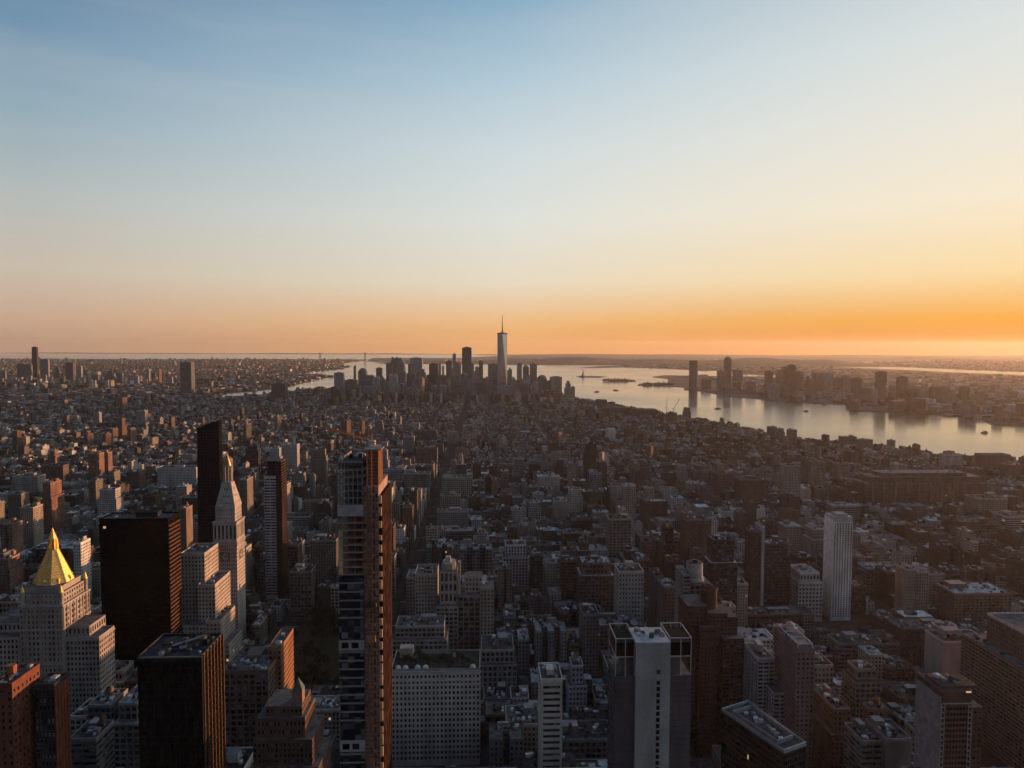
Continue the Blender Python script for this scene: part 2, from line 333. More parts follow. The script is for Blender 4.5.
def units(par, org, x0, x1, y0, y1, z, n, cols=(.06, .14, .28, .4, .5)):
    for _ in range(n):
        w = random.uniform(1.2, 3.8); d = random.uniform(1.2, 4.5)
        if x1-w <= x0 or y1-d <= y0: continue
        x = random.uniform(x0, x1-w); y = random.uniform(y0, y1-d); g = random.choice(cols); h = random.uniform(.8, 2.6); k = MB()
        if random.random() < .3: prism(k, ngon(x+w/2, y+w/2, w/2, 10), z, z+h, (g, g, g*1.04), 'plain')
        else:
            box(k, x, x+w, y, y+d, z, z+h, (g, g, g*1.04), 'plain'); box(k, x+w*.2, x+w*.8, y+d*.2, y+d*.8, z+h, z+h*1.15, (g*.6, g*.6, g*.6), 'plain')
        k.build('roof_unit', par, org)

# ------------------------------------------------------------------ water and land
def poly_mesh(name, pts, z, mat, thick=0.0):
    mb = MB(); c = mathutils.geometry.tessellate_polygon([[mathutils.Vector((p[0], p[1], 0)) for p in pts]])
    for t in c:
        tri = [(pts[i][0], pts[i][1], z) for i in t]
        (ax, ay, _), (bx, by, _), (cx_, cy_, _) = tri
        if (bx-ax)*(cy_-ay) - (by-ay)*(cx_-ax) < 0: tri = tri[::-1]
        mb.add(tri, mat, (.1, .1, .1))
    ar = sum(pts[i][0]*pts[(i+1) % len(pts)][1] - pts[(i+1) % len(pts)][0]*pts[i][1] for i in range(len(pts)))
    P = pts if ar > 0 else pts[::-1]
    if thick:
        for i in range(len(P)): wallq(mb, P[i], P[(i+1) % len(P)], z-thick, z, (.1, .1, .1), mat)
    o = mb.build(name); o['kind'] = 'structure'; return o
FAR = 31500.0
sea = MB(); sea.add([(FAR*math.cos(a), FAR*math.sin(a), 0) for a in np.linspace(0, 2*math.pi, 96, endpoint=False)], 'water_surface')
o = sea.build('water'); o['kind'] = 'structure'
def GP(l, z=0): return [G(a, b, z) for a, b in l]
WEST_SHORE = [(575, 399), (607, 403), (640, 412), (700, 420), (745, 429), (775, 436), (830, 443), (900, 450), (960, 458), (1024, 467)]
EAST_SHORE = [(-60, 411), (50, 410), (120, 406), (217, 399.5), (256, 396), (300, 391.5), (335, 388), (380, 385), (430, 384), (480, 385.5), (520, 389), (550, 393)]
MANH = [(-3500, -600)] + [(-3100, 2500)] + GP(EAST_SHORE) + GP(WEST_SHORE) + [(1790, 1700), (1780, -600)]
poly_mesh('manhattan_ground', MANH, 2.0, 'asphalt', 3)
BROOK_PX = [(-80, 413), (46, 409.4), (120, 405.4), (200, 400), (222, 394), (256, 391.5), (280, 388), (300, 384), (318, 379.5), (333, 377), (322, 374.5), (300, 374), (318, 371.5), (345, 369), (352, 366.5), (335, 364.6), (350, 362.5), (366, 360.6), (340, 359.2), (256, 359), (150, 359.6), (-80, 359)]
BROOK = GP(BROOK_PX); poly_mesh('brooklyn_ground', BROOK, 3.0, 'far_land', 4)
STAT = GP([(366, 361.6), (446, 363.0), (512, 365), (590, 364.6), (640, 362.5), (720, 362)]) + [(FAR*.78, FAR*.62)] + [(FAR*.62, FAR*.775), (FAR*.3, FAR*.95), (FAR*.06, FAR*.992)] + GP([(455, 358.2), (420, 357.9), (372, 358.2)])
poly_mesh('staten_island_ground', STAT, 3.0, 'far_land', 4)
NJ_PX = [(1060, 431), (1024, 427), (990, 424), (985, 421.5), (978, 418), (923, 414), (880, 412.4), (850, 411), (850, 405), (800, 403), (768, 400), (729, 396.5), (702, 391.5), (684, 390), (684, 387.5), (660, 386), (637, 385.6), (640, 384), (668, 383.4), (668, 379), (652, 377), (664, 375.4), (700, 376.0), (730, 373.4), (745, 371), (700, 370.6), (650, 367.9), (620, 367.6), (577, 368.2), (600, 366.2), (650, 365.4), (735, 366)]
NJL = GP(NJ_PX) + [(14000, 19500), (22000, 16500), (17000, 5000), (6000, 500), (3400, 2000)]
poly_mesh('new_jersey_ground', NJL, 3.0, 'far_land', 4)
STRIPS = []
# bright water strips behind the Jersey shore (narrow bays)
for pts in ([(775, 362.8), (813, 364.0), (900, 367), (960, 369.5), (1024, 372), (1200, 378), (1200, 382), (1024, 375), (960, 372.6), (900, 369.6), (813, 366), (790, 365.0)], [(705, 374.5), (735, 374.0), (790, 376), (790, 377.0), (735, 376.0), (705, 376)]):
    poly_mesh('bay_water', GP(pts, 4.5), 4.5, 'water_surface'); STRIPS.append(GP([(pts[i][0], pts[i][1]+(1.6 if i >= len(pts)//2 else 0)) for i in range(len(pts))], 4.5))
for pts, nm in (([(576, 376.6), (590, 376), (607, 376.8), (600, 377.6), (583, 377.5)], 'harbour_island'), ([(606, 380.5), (618, 379), (634, 380), (636, 381.8), (615, 382)], 'harbour_island')):
    poly_mesh(nm, GP(pts), 3.0, 'far_land', 4)
# hills on the horizon
def ridge(name, a, b, h, w, seed):
    r = random.Random(seed); mb = MB(); n = 60; a = np.array(a, float); b = np.array(b, float); d = b-a; nn = np.array([-d[1], d[0]])/np.linalg.norm(d)
    P = []
    for i in range(n+1):
        t = i/n; e = min(1, min(t, 1-t)*6); hh = h*e*(.72 + .28*math.sin(t*9+seed) * math.sin(t*23+seed*2)) + r.uniform(-.05, .05)*h*e
        p = a + d*t; P.append([(p[0]+nn[0]*w*s, p[1]+nn[1]*w*s, 3 + hh*k) for s, k in ((-1, 0), (-.5, .6), (0, 1), (.5, .7), (1, 0))])
    for i in range(n):
        for j in range(4): mb.add([P[i][j], P[i+1][j], P[i+1][j+1], P[i][j+1]], 'far_land')
    o = mb.build(name); o['kind'] = 'structure'
def PD(px, D): s = slope(px, 352); return (s*D, D)
ridge('hills', PD(380, 14200), PD(455, 14800), 50, 700, 1)
ridge('hills', PD(455, 15500), PD(900, 13500), 130, 1800, 2)
ridge('hills', PD(-60, 30500), PD(500, 30800), 34, 500, 3)
ridge('hills', PD(480, 29000), PD(1250, 25000), 60, 1200, 4)
ridge('hills', PD(820, 21000), PD(1400, 18000), 70, 1500, 5)

# ------------------------------------------------------------------ street grid
AVES = [(-1520, 24), (-1290, 24), (-1070, 26), (-850, 26), (-640, 26), (-500, 22), (-370, 28), (-237, 22), (-106, 28), (238, 28), (518, 28), (798, 28), (1078, 28), (1355, 28), (1600, 30)]
AVX = [a for a, _ in AVES]
AVX = [-1520-230*k for k in range(9, 0, -1)] + AVX
STREETS = [60 + 80*i for i in range(0, 25)]
PARKS = [(-224, -122, 655, 885), (-357, -250, 1300, 1480)]
pv = MB(); mk = MB()
for i in range(len(AVX)-1):
    for j in range(len(STREETS)-1):
        x0, x1, y0, y1 = AVX[i]+9, AVX[i+1]-9, STREETS[j]+5, STREETS[j+1]-5
        if x0 < -.75*y1-80 or x1 > 1700: continue
        prism(pv, rect(x0, x1, y0, y1), 2.0, 2.15, (.15, .15, .15), 'kerb_stone')
for ax in AVX:
    if -1000 < ax < 1700:
        for lane in (-3.2, 0, 3.2):
            y = 400
            while y < 1950: mk.add(rect3 := [(ax+lane-.08, y, 2.006), (ax+lane+.08, y, 2.006), (ax+lane+.08, y+3, 2.006), (ax+lane-.08, y+3, 2.006)], 'road_paint'); y += 9
        for sy in STREETS:
            for k in range(-4, 5): mk.add([(ax+k*1.8-.3, sy-9, 2.006), (ax+k*1.8+.3, sy-9, 2.006), (ax+k*1.8+.3, sy-6, 2.006), (ax+k*1.8-.3, sy-6, 2.006)], 'road_paint')
o = pv.build('pavement'); o['kind'] = 'structure'
o = mk.build('road_markings'); o['kind'] = 'structure'
for a in PARKS:
    o = MB(); o.add([(a[0], a[2], 2.16), (a[1], a[2], 2.16), (a[1], a[3], 2.16), (a[0], a[3], 2.16)], 'tree_leaves'); o = o.build('park_ground'); o['kind'] = 'structure'

# ------------------------------------------------------------------ registry of placed buildings
OCC = []      # footprints taken (x0, x1, y0, y1)
PROT = []     # what must stay visible in front of which nothing tall may stand: (pxL, pxR, py_bottom_visible, D)
ANCH = []     # (phrase, px, py)
AUTO = []     # (object, colour word, kind word, feature, px, py)
def occ(x0, x1, y0, y1, pad=2): OCC.append((min(x0, x1)-pad, max(x0, x1)+pad, y0-pad, y1+pad))
def prot(L, R_, vy, D): PROT.append((L, R_, vy, D))
def anchor(ph, px, py): ANCH.append((ph, px, py))
LIME = (.29, .262, .235); LIME2 = (.34, .31, .28); GREY = (.24, .24, .245); WHITE = (.50, .49, .47); CREAM = (.38, .34, .28)
BRICK = (.21, .10, .07); BROWN = (.15, .10, .075); TAN = (.25, .19, .14); DARK = (.045, .042, .042); RED = (.27, .09, .055)

# 1. gold pyramid tower
D = 560; x0, z = XZ(18, 591, D); x1, _ = XZ(62, 591, D); zb = z; cx = (x0+x1)/2; w = x1-x0; cy = D+w/2+2
T = thing('office_tower', 'limestone office tower crowned by a gilded octagonal pyramid roof', 'skyscraper', (cx, cy, 2))
O = (cx, cy, 2)
m = MB(); ch = 4
def chamf(x0, x1, y0, y1, c): return [(x0+c, y0), (x1-c, y0), (x1, y0+c), (x1, y1-c), (x1-c, y1), (x0+c, y1), (x0, y1-c), (x0, y0+c)]
fprism(m, rect(x0, x1, D, D+w+4), 2, zb-13, LIME, 'pairs', lit=.0006)
fprism(m, rect(x0+2, x1-2, D+2, D+w+2), zb-13, zb-3, LIME, 'punch', base=1, head=.8)
fprism(m, rect(x0+4, x1-4, D+4, D+w), zb-3, zb+1.5, LIME, 'blank')
for k in range(9):
    xx = x0+1+k*(w-2)/8; box(m, xx-.35, xx+.35, D-.5, D+.2, 40, zb-12, LIME, 'masonry')
for k in range(9):
    yy = D+1+k*(w+2)/8; box(m, x1-.2, x1+.5, yy-.35, yy+.35, 40, zb-12, LIME, 'masonry')
for q in (zb-13, zb-32, zb-60): box(m, x0-.7, x1+.7, D-.7, D+w+4.7, q, q+1.1, LIME2, 'masonry')
m.build('wall', T, O)
for px_, py_ in ((x0+2, D+2), (x1-2, D+2), (x1-2, D+w+2), (x0+2, D+w+2)):
    m = MB(); prism(m, ngon(px_, py_, 1.7, 8), zb-13, zb-2, LIME, 'plain'); cone(m, ngon(px_, py_, 1.9, 8), zb-2, (px_, py_, zb+4), (.75, .5, .12), 'gold_leaf'); m.build('corner_turret', T, O)
    for s in (-1, 1):
        m = MB(); px2 = px_ + (5 if px_ < cx else -5); bar(m, (px2, py_, zb-13), (px2, py_, zb-5), .9, LIME); cone(m, ngon(px2, py_, .8, 6), zb-5, (px2, py_, zb-2), LIME); m.build('pinnacle', T, O) if s == 1 else None
GOLD = (.92, .55, .16)
zt = XZ(0, 550, cy)[1]; zl = XZ(0, 540, cy)[1]; ztip = XZ(0, 528, cy)[1]; m = MB(); r0 = w*.43; cx -= 1.6
frustum(m, ngon(cx, cy+2, r0, 8, math.pi/8), zb+1.0, ngon(cx, cy+2, 3.9, 8, math.pi/8), zt, GOLD, 'gold_leaf')
for k in range(8):
    a = math.pi/8 + k*math.pi/4; bar(m, (cx+r0*math.cos(a), cy+2+r0*math.sin(a), zb+1.0), (cx+3.9*math.cos(a), cy+2+3.9*math.sin(a), zt), .5, GOLD, 'gold_leaf')
for q in range(1, 14):
    f = q/14; rq = r0+(3.9-r0)*f; zq = zb+1+(zt-zb-1)*f; P_ = ngon(cx, cy+2, rq+.12, 8, math.pi/8)
    for k in range(8): bar(m, (*P_[k], zq), (*P_[(k+1) % 8], zq), .22, (.70, .40, .11), 'gold_leaf')
py_ = m.build('pyramid_roof', T, O)
for k in range(8):
    a = k*math.pi/4; rq = (r0+(3.9-r0)*.12)*math.cos(math.pi/8); d_ = MB(); xx, yy = cx+rq*math.cos(a), cy+2+rq*math.sin(a); prism(d_, ngon(xx, yy, 1.3, 4, a), zb+1, zb+4.5, GOLD, 'gold_leaf'); cone(d_, ngon(xx, yy, 1.5, 4, a), zb+4.5, (xx, yy, zb+6.5), GOLD, 'gold_leaf'); d_.build('dormer', T, O)
m = MB(); prism(m, ngon(cx, cy+2, 4.3, 8), zt, zt+.8, GOLD, 'gold_leaf')
for k in range(8):
    a = k*math.pi/4; bar(m, (cx+3.3*math.cos(a), cy+2+3.3*math.sin(a), zt+.8), (cx+2.9*math.cos(a), cy+2+2.9*math.sin(a), zl), .8, GOLD, 'gold_leaf')
prism(m, ngon(cx, cy+2, 1.8, 8), zt+.8, zl, (.5, .3, .08), 'gold_leaf'); prism(m, ngon(cx, cy+2, 3.6, 8), zl-.6, zl+.4, GOLD, 'gold_leaf')
cone(m, ngon(cx, cy+2, 3.2, 8), zl+.4, (cx, cy+2, ztip), GOLD, 'gold_leaf'); m.build('lantern', T, O)
# wings
m = MB(); cx += 1.6; ww = XZ(97, 640, D)[0]; zw = XZ(80, 640, D)[1]
fprism(m, rect(x1+.02, ww, D+3, D+26), 2, zw, LIME, 'pairs'); fprism(m, rect(x1+.02, ww-9, D+6, D+30), zw, zw+9, LIME, 'punch', base=1, head=.6)
box(m, x1, ww+.5, D+2.5, D+26.5, zw-2, zw-1, LIME2, 'masonry')
fprism(m, rect(x0-40, x0-.02, D+3, D+48), 2, zw+2, LIME, 'pairs'); fprism(m, rect(x0-34, x0-.02, D+12, D+44), zw+2, zw+10, LIME, 'punch', base=1, head=.6)
parapet(m, rect(x1+.02, ww, D+3, D+26), zw, 1.2, col=LIME); clutter(m, x1+1, ww-10, D+4, D+9, zw, 4)
m.build('lower_wing', T, O); occ(x0-42, ww, D-6, D+60); prot(-5, 112, 700, D); anchor('gold pyramid tower', 52, 600)

# 2. black slab with the flat top
def simple_tower(name, label, cat, D, L, R_, top, dy, col, sty, mat='masonry', fins=None, roofc=(.1, .1, .1), glass='window_glass', vis=None, anc=None, parap=True, group=None, head=1.6, base=4.5, n=6, feature=None, rot=0):
    x0, z = XZ(L, top, D); x1, _ = XZ(R_, top, D); cx, cy = (x0+x1)/2, D+dy/2
    O = (cx, cy, 2); T = thing(name, label or '', cat, O, group); m = MB()
    fprism(m, rect(x0, x1, D, D+dy), 2, z, col, sty, roofc, glass=glass, head=head, base=base)
    wl = m.build('wall', T, O)
    if parap:
        m = MB(); parapet(m, rect(x0, x1, D, D+dy), z, 1.3, col=col); m.build('parapet', T, O)
    units(T, O, x0+1.5, x1-1.5, D+1.5, D+dy-1.5, z, n)
    if (x1-x0) > 12 and dy > 12 and parap: 
        bx = x0 + (x1-x0)*random.uniform(.2, .5); by = D+dy*random.uniform(.3, .5); h = random.uniform(3.5, 6)
        k = MB(); box(k, bx, bx+(x1-x0)*.32, by, by+dy*.35, z, z+h, np.asarray(col)*.9+.02); k.build('bulkhead', T, O)
    occ(x0, x1, D, D+dy); e = proj(x1 if x1 < 0 else x0, D+dy, z)[0]
    prot(min(L, e), max(R_, e), vis or top+45, D)
    if anc: anchor(anc, (L+R_)/2, top+12)
    return T, O, x0, x1, z
T, O, x0, x1, z = simple_tower('glass_tower', 'wide black flat-topped slab tower behind the gold pyramid tower', 'office tower', 660, 99, 168, 520, 25, (.006, .006, .006), (3.1, 3.6, .86, .62), glass='black_glass', vis=660, anc='wide black slab tower')
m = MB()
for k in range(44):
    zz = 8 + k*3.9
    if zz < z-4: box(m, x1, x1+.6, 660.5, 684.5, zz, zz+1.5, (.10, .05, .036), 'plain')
m.build('sunlit_spandrels', T, O)  # reddish sunlight of this side is put into the spandrel colour

# 3. nearer black tower with bronze fins
T, O, x0, x1, z = simple_tower('glass_tower', 'near black glass tower with bronze fins and an open roof well', 'office tower', 380, 138, 202, 659, 30, (.02, .019, .02), (1.6, 3.8, .85, .8), glass='black_glass', roofc=(.05, .05, .055), vis=768, anc='black tower with bronze fins', parap=False, n=0)
m = MB()
for k in range(7): yy = 381+k*4.7; box(m, x1, x1+.9, yy-.22, yy+.22, 2, z+1.6, (.22, .12, .075), 'metal')
for k in range(9): xx = x0+k*(x1-x0)/8; box(m, xx-.18, xx+.18, 379.3, 380, 2, z+.5, (.02, .018, .017), 'metal')
m.build('fins', T, O)
m = MB(); P = rect(x0, x1, 380, 410)
for q in ((x0, x0+.4, 380, 410), (x1-.4, x1, 380, 410), (x0+.4, x1-.4, 409.6, 410)): box(m, *q, z, z+1.6, (.05, .045, .045), 'metal')
box(m, x0+.4, x1-.4, 380, 380.4, z, z+.8, (.12, .12, .12), 'plain'); box(m, x0-.1, x1+.1, 379.7, 380.2, z+.8, z+1.1, (.25, .25, .25), 'plain'); m.build('roof_screen', T, O)
units(T, O, x0+2, x1-2, 383, 408, z, 26, (.03, .06, .12, .3))
m = MB(); bar(m, (x0+12, 394, z+1), (x0+27, 405, z+2.6), .8, (.3, .3, .31)); m.build('roof_duct', T, O); m = MB(); box(m, x0+6, x0+15, 396, 405, z, z+1.4, (.05, .05, .05)); m.build('machine_room', T, O)

# 4. clock tower
D = 800; x0 = XZ(213, 530, D)[0]; x1 = XZ(236.5, 530, D)[0]; w = x1-x0; cx, cy = (x0+x1)/2, D+w/2
Zp = lambda y, d=D: XZ(225, y, d)[1]
O = (cx, cy, 2); T = thing('clock_tower', 'slender pale marble clock tower with steep pyramid top and lantern', 'clock tower', O); MAR = (.34, .315, .29)
m = MB(); zs = Zp(522); fprism(m, rect(x0, x1, D, D+w), 2, zs-24, MAR, (2.4, 4.2, .42, .52), lit=.0006)
fprism(m, rect(x0, x1, D, D+w), zs-24, zs-1, MAR, (w/6.2, 16, .5, .8), base=2, head=1, rec=1.2)
for q in (zs-24.5, zs-1.2, zs-27): box(m, x0-.9, x1+.9, D-.9, D+w+.9, q, q+1.2, MAR, 'masonry')
i = 2.2; z2 = Zp(508); fprism(m, rect(x0+i, x1-i, D+i, D+w-i), zs, z2, MAR, (2.8, 4, .3, .4), base=1, head=1)
m.build('wall', T, O)
m = MB(); z3 = Zp(484); a = rect(x0+i-.3, x1-i+.3, D+i-.3, D+w-i+.3); s = 5.2; b = rect(cx-s, cx+s, cy-s, cy+s); frustum(m, a, z2, b, z3, MAR, 'plain')
for k in range(3):
    for j in range(4-k):
        f = (k+.5)/3.4; hw = (w/2-i)*(1-f)+s*f; zz = z2+(z3-z2)*f; xx = cx + (j-(3-k)/2)*3.2
        box(m, xx-.5, xx+.5, cy-hw-.25, cy-hw+1.2, zz-.8, zz+1, (.06, .06, .06)); box(m, cx+hw-1.2, cx+hw+.25, xx-cx+cy-.5, xx-cx+cy+.5, zz-.8, zz+1, (.06, .06, .06))
m.build('pyramid_roof', T, O)
m = MB(); z4 = Zp(468); z5 = Zp(461); zz5 = Zp(454)
prism(m, ngon(cx, cy, 6, 8), z3, z3+1, MAR, 'plain')
for k in range(8): q = k*math.pi/4+.39; bar(m, (cx+4.4*math.cos(q), cy+4.4*math.sin(q), z3+1), (cx+4.4*math.cos(q), cy+4.4*math.sin(q), z4), 1.1, MAR)
prism(m, ngon(cx, cy, 2.2, 8), z3+1, z4, (.12, .10, .09), 'plain'); prism(m, ngon(cx, cy, 5.0, 8), z4, z4+.9, MAR, 'plain')
frustum(m, ngon(cx, cy, 3.6, 12), z4+.9, ngon(cx, cy, 1.6, 12), z5, (.30, .17, .07), 'gold_leaf'); cone(m, ngon(cx, cy, 1.0, 8), z5, (cx, cy, zz5), (.30, .17, .07), 'gold_leaf'); m.build('lantern', T, O)
for side in (0, 1):
    m = MB(); n = 28; zc = Zp(557); rr = 3.9
    def pt(r, an, off): return (cx + r*math.cos(an), D-off, zc + r*math.sin(an)) if side == 0 else (x1+off, cy + r*math.cos(an), zc + r*math.sin(an))
    m.add([pt(5.6*1.414, math.pi/4+k*math.pi/2, .2) for k in range(4)][::1 if side == 0 else 1], 'plain', (.15, .12, .10))
    m.add([pt(rr, 2*math.pi*k/n, .35) for k in range(n)], 'plain', (.32, .29, .26))
    for k in range(n):
        a0, a1 = 2*math.pi*k/n, 2*math.pi*(k+1)/n
        m.add([pt(rr, a0, .6), pt(rr+.7, a0, .6), pt(rr+.7, a1, .6), pt(rr, a1, .6)], 'plain', (.16, .13, .11)); m.add([pt(rr+.7, a0, .6), pt(rr+.7, a0, -.1), pt(rr+.7, a1, -.1), pt(rr+.7, a1, .6)], 'plain', (.16, .13, .11))
    c = m.build('clock_face', T, O); h = MB()
    for an, ln in ((2.2, 2.2), (.4, 3.3)):
        p = pt(0, 0, .5); q = pt(ln, an, .5); bar(h, p, q, .35, (.03, .03, .03))
    for k in range(12): q0, q1 = pt(3.2, k*math.pi/6, .45), pt(3.7, k*math.pi/6, .45); bar(h, q0, q1, .25, (.04, .04, .04))
    h.build('clock_hands', c, O)
occ(x0, x1, D, D+w, 4); prot(211, 247, 640, D); anchor('marble clock tower', 228, 530)

# 5. slanted black glass tower
D = 960; x0, zl = XZ(197, 428, D); x1, zr = XZ(218.5, 420, D); y1 = D+11; O = ((x0+x1)/2, D+5.5, 2); cx = (x0+x1)/2
T = thing('glass_tower', 'tall slender black glass tower with a slanted top', 'skyscraper', O); m = MB(); xb = x0-1.5; n = 22
BG = (.006, .007, .01)
pts0 = rect(x0-2.5, x1, D, y1)
for (a, b, za, zb_) in (((x0-2.5, D), (x1, D), zl, zr), ((x1, D), (x1, y1), zr, zr-2), ((x1, y1), (x0-2.5, y1), zr-2, zl-2), ((x0-2.5, y1), (x0-2.5, D), zl-2, zl)):
    m.add([(a[0], a[1], 2), (b[0], b[1], 2), (b[0]+(2.5 if b[0] < cx else 0), b[1], zb_), (a[0]+(2.5 if a[0] < cx else 0), a[1], za)], 'black_glass', BG)
m.add([(x0, D, zl), (x1, D, zr), (x1, y1, zr-2), (x0, y1, zl-2)], 'plain', (.03, .03, .035)); m.build('wall', T, O)
m = MB()
for k in range(58):
    zz = 6+k*4
    if zz < zl-3: f = 2.5*zz/zl; box(m, x0-2.5+f-.1, x1+.12, D-.14, D, zz, zz+.5, (.02, .02, .024), 'metal')
for k in range(1, 7): xx = x0+k*(x1-x0)/7; box(m, xx-.15, xx+.15, D-.3, D-.15, 4, zl-1, (.02, .02, .024), 'metal')
m.build('mullions', T, O); occ(x0-3, x1, D, y1, 3); prot(193, 222, 525, D); anchor('slanted black tower', 208, 460)

# 6. banded slab of stacked boxes
T, O, x0, x1, z = simple_tower('apartment_tower', 'thin tower half white floor bands, half dark bronze glass', 'apartment tower', 950, 264, 276, 477, 20, (.36, .36, .37), 'ribbon', vis=590, n=0)
m = MB(); xa = x1+.02; xb = XZ(281.5, 462, 950)[0]; zz = XZ(276, 461, 950)[1]; fprism(m, rect(xa, xb, 949, 972), 2, zz, (.07, .045, .035), (1.8, 3.6, .8, .7), glass='black_glass'); fprism(m, rect(x0+3, xa-.02, 955, 969), z, zz-1, (.05, .04, .035), (1.8, 3.6, .8, .7), glass='black_glass', base=.5, head=.5)
m.build('bronze_glass_shaft', T, O); occ(x0, xb, 949, 972); prot(260, 288, 600, 950); anchor('thin white banded tower', 271, 500)

# 7. unfinished tower with hoist and crane
D = 360; X = lambda p: XZ(p, 500, D)[0]; Z = lambda y: XZ(365, y, D)[1]
xL, xM, xC, xR = X(338), X(363), X(378), X(381.5); yB = D+36; O = ((xL+xR)/2, D+18, 2)
T = thing('unfinished_tower', 'very slim unfinished tower with open upper floors, hoist shaft and scaffolding', 'skyscraper', O); CONC = (.30, .285, .27)
zt = Z(463); m = MB()
zz = 4.0; floor = 0; levels = []
while zz < Z(578): levels.append(zz); zz += 4.55
skip = [(Z(640), Z(621)), (Z(740), Z(722))]
for q in levels:
    if any(a-1 < q < b-1.5 for a, b in skip): continue
    box(m, xL-.25, xM, D-.35, yB, q, q+.8, (.22, .215, .21))
box(m, xL+.02, xM, D+6, yB-.5, 2, Z(578), (.05, .05, .05), 'plain')
for a, b in ((Z(650), Z(640)), (Z(751), Z(740)), (Z(516), Z(505))): box(m, xL-.3, xM, D-.4, yB, a, b, (.34, .33, .32))
for a in (Z(650)+1.2, Z(751)+1.2):
    for k in (0, 1): xx = xL+1.2+k*5; box(m, xx, xx+3.6, D-.45, D, a, a+3, (.03, .03, .035), 'black_glass')
m.build('floor_slabs', T, O)
m = MB(); box(m, xL+.05, xM-.02, D+.05, D+.25, 2, Z(578), (.06, .07, .08), 'window_glass')
m.build('window_wall', T, O)
m = MB()                                           # open floors, red netting; sunlit orange put into edge, steel and interior colours
q = Z(575)
while q < Z(520):
    box(m, xL-.1, xM, D-.1, yB-.4, q, q+.5, (.33, .25, .20)); q += 3.85
    for k in range(4): xx = xL+.3+k*3.9; box(m, xx, xx+.5, D+.4, D+.9, q-3.35, q, (.28, .10, .06))
box(m, xL+3, xM-.2, D+9, yB-2, Z(578), Z(516), (.17, .075, .05))
for k in range(6):
    q2 = Z(575)+k*3.85+.5; box(m, xL-.05, xL+2.1, D+.1, D+.4, q2, q2+3.3, (.55, .36, .18))
m.build('open_floors', T, O)
m = MB()
for q2 in np.linspace(Z(505), Z(463)-3.2, 6): box(m, xL, xM, D, yB, q2, q2+.45, (.14, .135, .13))
for k in range(6):
    for yy in (D+.3, D+12, yB-1): xx = xL+.2+k*(xM-xL-.8)/5; box(m, xx, xx+.45, yy, yy+.45, Z(505), Z(463), (.22, .21, .2))
for k in range(5):
    za = Z(505)+k*3.6; bar(m, (xL+.2, D-.3, za), (xL+3.5, D-.3, za+3.6), .16, (.55, .5, .45)); bar(m, (xL+3.5, D-.3, za), (xL+.2, D-.3, za+3.6), .16, (.55, .5, .45)); bar(m, (xL+.2, D-.3, za+3.6), (xM, D-.3, za+3.6), .14, (.4, .38, .36))
for xx in (xL+.2, xL+1.9, xL+3.5): bar(m, (xx, D-.3, Z(505)), (xx, D-.3, zt), .16, (.5, .47, .42))
m.build('scaffolding', T, O)
m = MB(); box(m, xL-.2, xM, D-.2, yB, zt-1.6, zt, (.06, .06, .06)); box(m, xL, xM-.2, D, D+.3, zt, zt+1.2, (.2, .2, .2)); box(m, xL, xL+.3, D+.3, yB, zt, zt+1.2, (.2, .2, .2)); clutter(m, xL+1, xM-1, D+3, yB-2, zt, 7); m.build('top_deck', T, O)
m = MB(); zc = Z(487); box(m, xM+.02, xC, D+1.5, yB, 2, zc, (.30, .22, .185), 'masonry')
m.build('concrete_core', T, O)
m = MB(); box(m, xC+.02, xR, D+2, yB-1, 2, Z(497), (.017, .008, .007), 'plain'); box(m, xR, xR+.3, yB-1.6, yB-1.2, 2, Z(497), (.22, .14, .10), 'plain')  # paler bar at the far end: sunlit edge put into its colour
prn = random.Random(4); q2 = 5
while q2 < Z(505):
    box(m, xR, xR+.14, D+2.2, yB-1.8, q2, q2+.35, (.045, .022, .017), 'plain')
    for j in range(8):
        ya = D+2.4+j*3.9; g = prn.choice((.35, .6, .9, 1.3, 2.4)); m.add([(xR+.06, ya, q2+.5), (xR+.06, ya+3.3, q2+.5), (xR+.06, ya+3.3, q2+prn.uniform(2.6, 4.4)), (xR+.06, ya, q2+prn.uniform(2.6, 4.4))], 'plain', (.018*g, .0085*g, .007*g))
    q2 += 4.55
m.build('side_netting', T, O)
m = MB(); q2 = 8  # sunlight in the corner gaps, put into pale orange box colours
while q2 < Z(490)-4: box(m, xC+.02, xC+1.6, D+.6, D+1.9, q2, q2+random.uniform(2.5, 5.5), (.55, .36, .22), 'plain'); q2 += 6.4
m.build('painted_lit_gaps', T, O)
m = MB()                                             # hoist mast
xa, xb2 = xM+2.2, xM+4.6
for (hx, hy) in ((xa, D-1.6), (xb2, D-1.6), (xa, D+.2), (xb2, D+.2)): bar(m, (hx, hy, 2), (hx, hy, Z(450)), .25, (.26, .13, .08))
q = 4.0; s = 0
while q < Z(452):
    bar(m, (xa, D-1.6, q), (xb2, D-1.6, q), .15, (.26, .13, .08)); bar(m, ((xa, xb2)[s], D-1.6, q), ((xb2, xa)[s], D-1.6, q+2.6), .14, (.26, .13, .08)); q += 2.6; s = 1-s
m.build('hoist_mast', T, O)
m = MB(); q = 6.0
while q < Z(490): bar(m, (xM+.4, D+1.35, q), (xC-.3, D+1.35, q), .32, (.20, .09, .05)); bar(m, (xM+1.2, D-1.2, q), (xM+1.2, D+1.4, q), .2, (.4, .17, .08)); bar(m, (xC-2.4, D+1.2, q), (xC-2.4, D+1.45, q+2.6), .9, (.12, .06, .04)); q += 4.55
m.build('mast_ties', T, O)
m = MB(); q = 6.0; prn = random.Random(8)
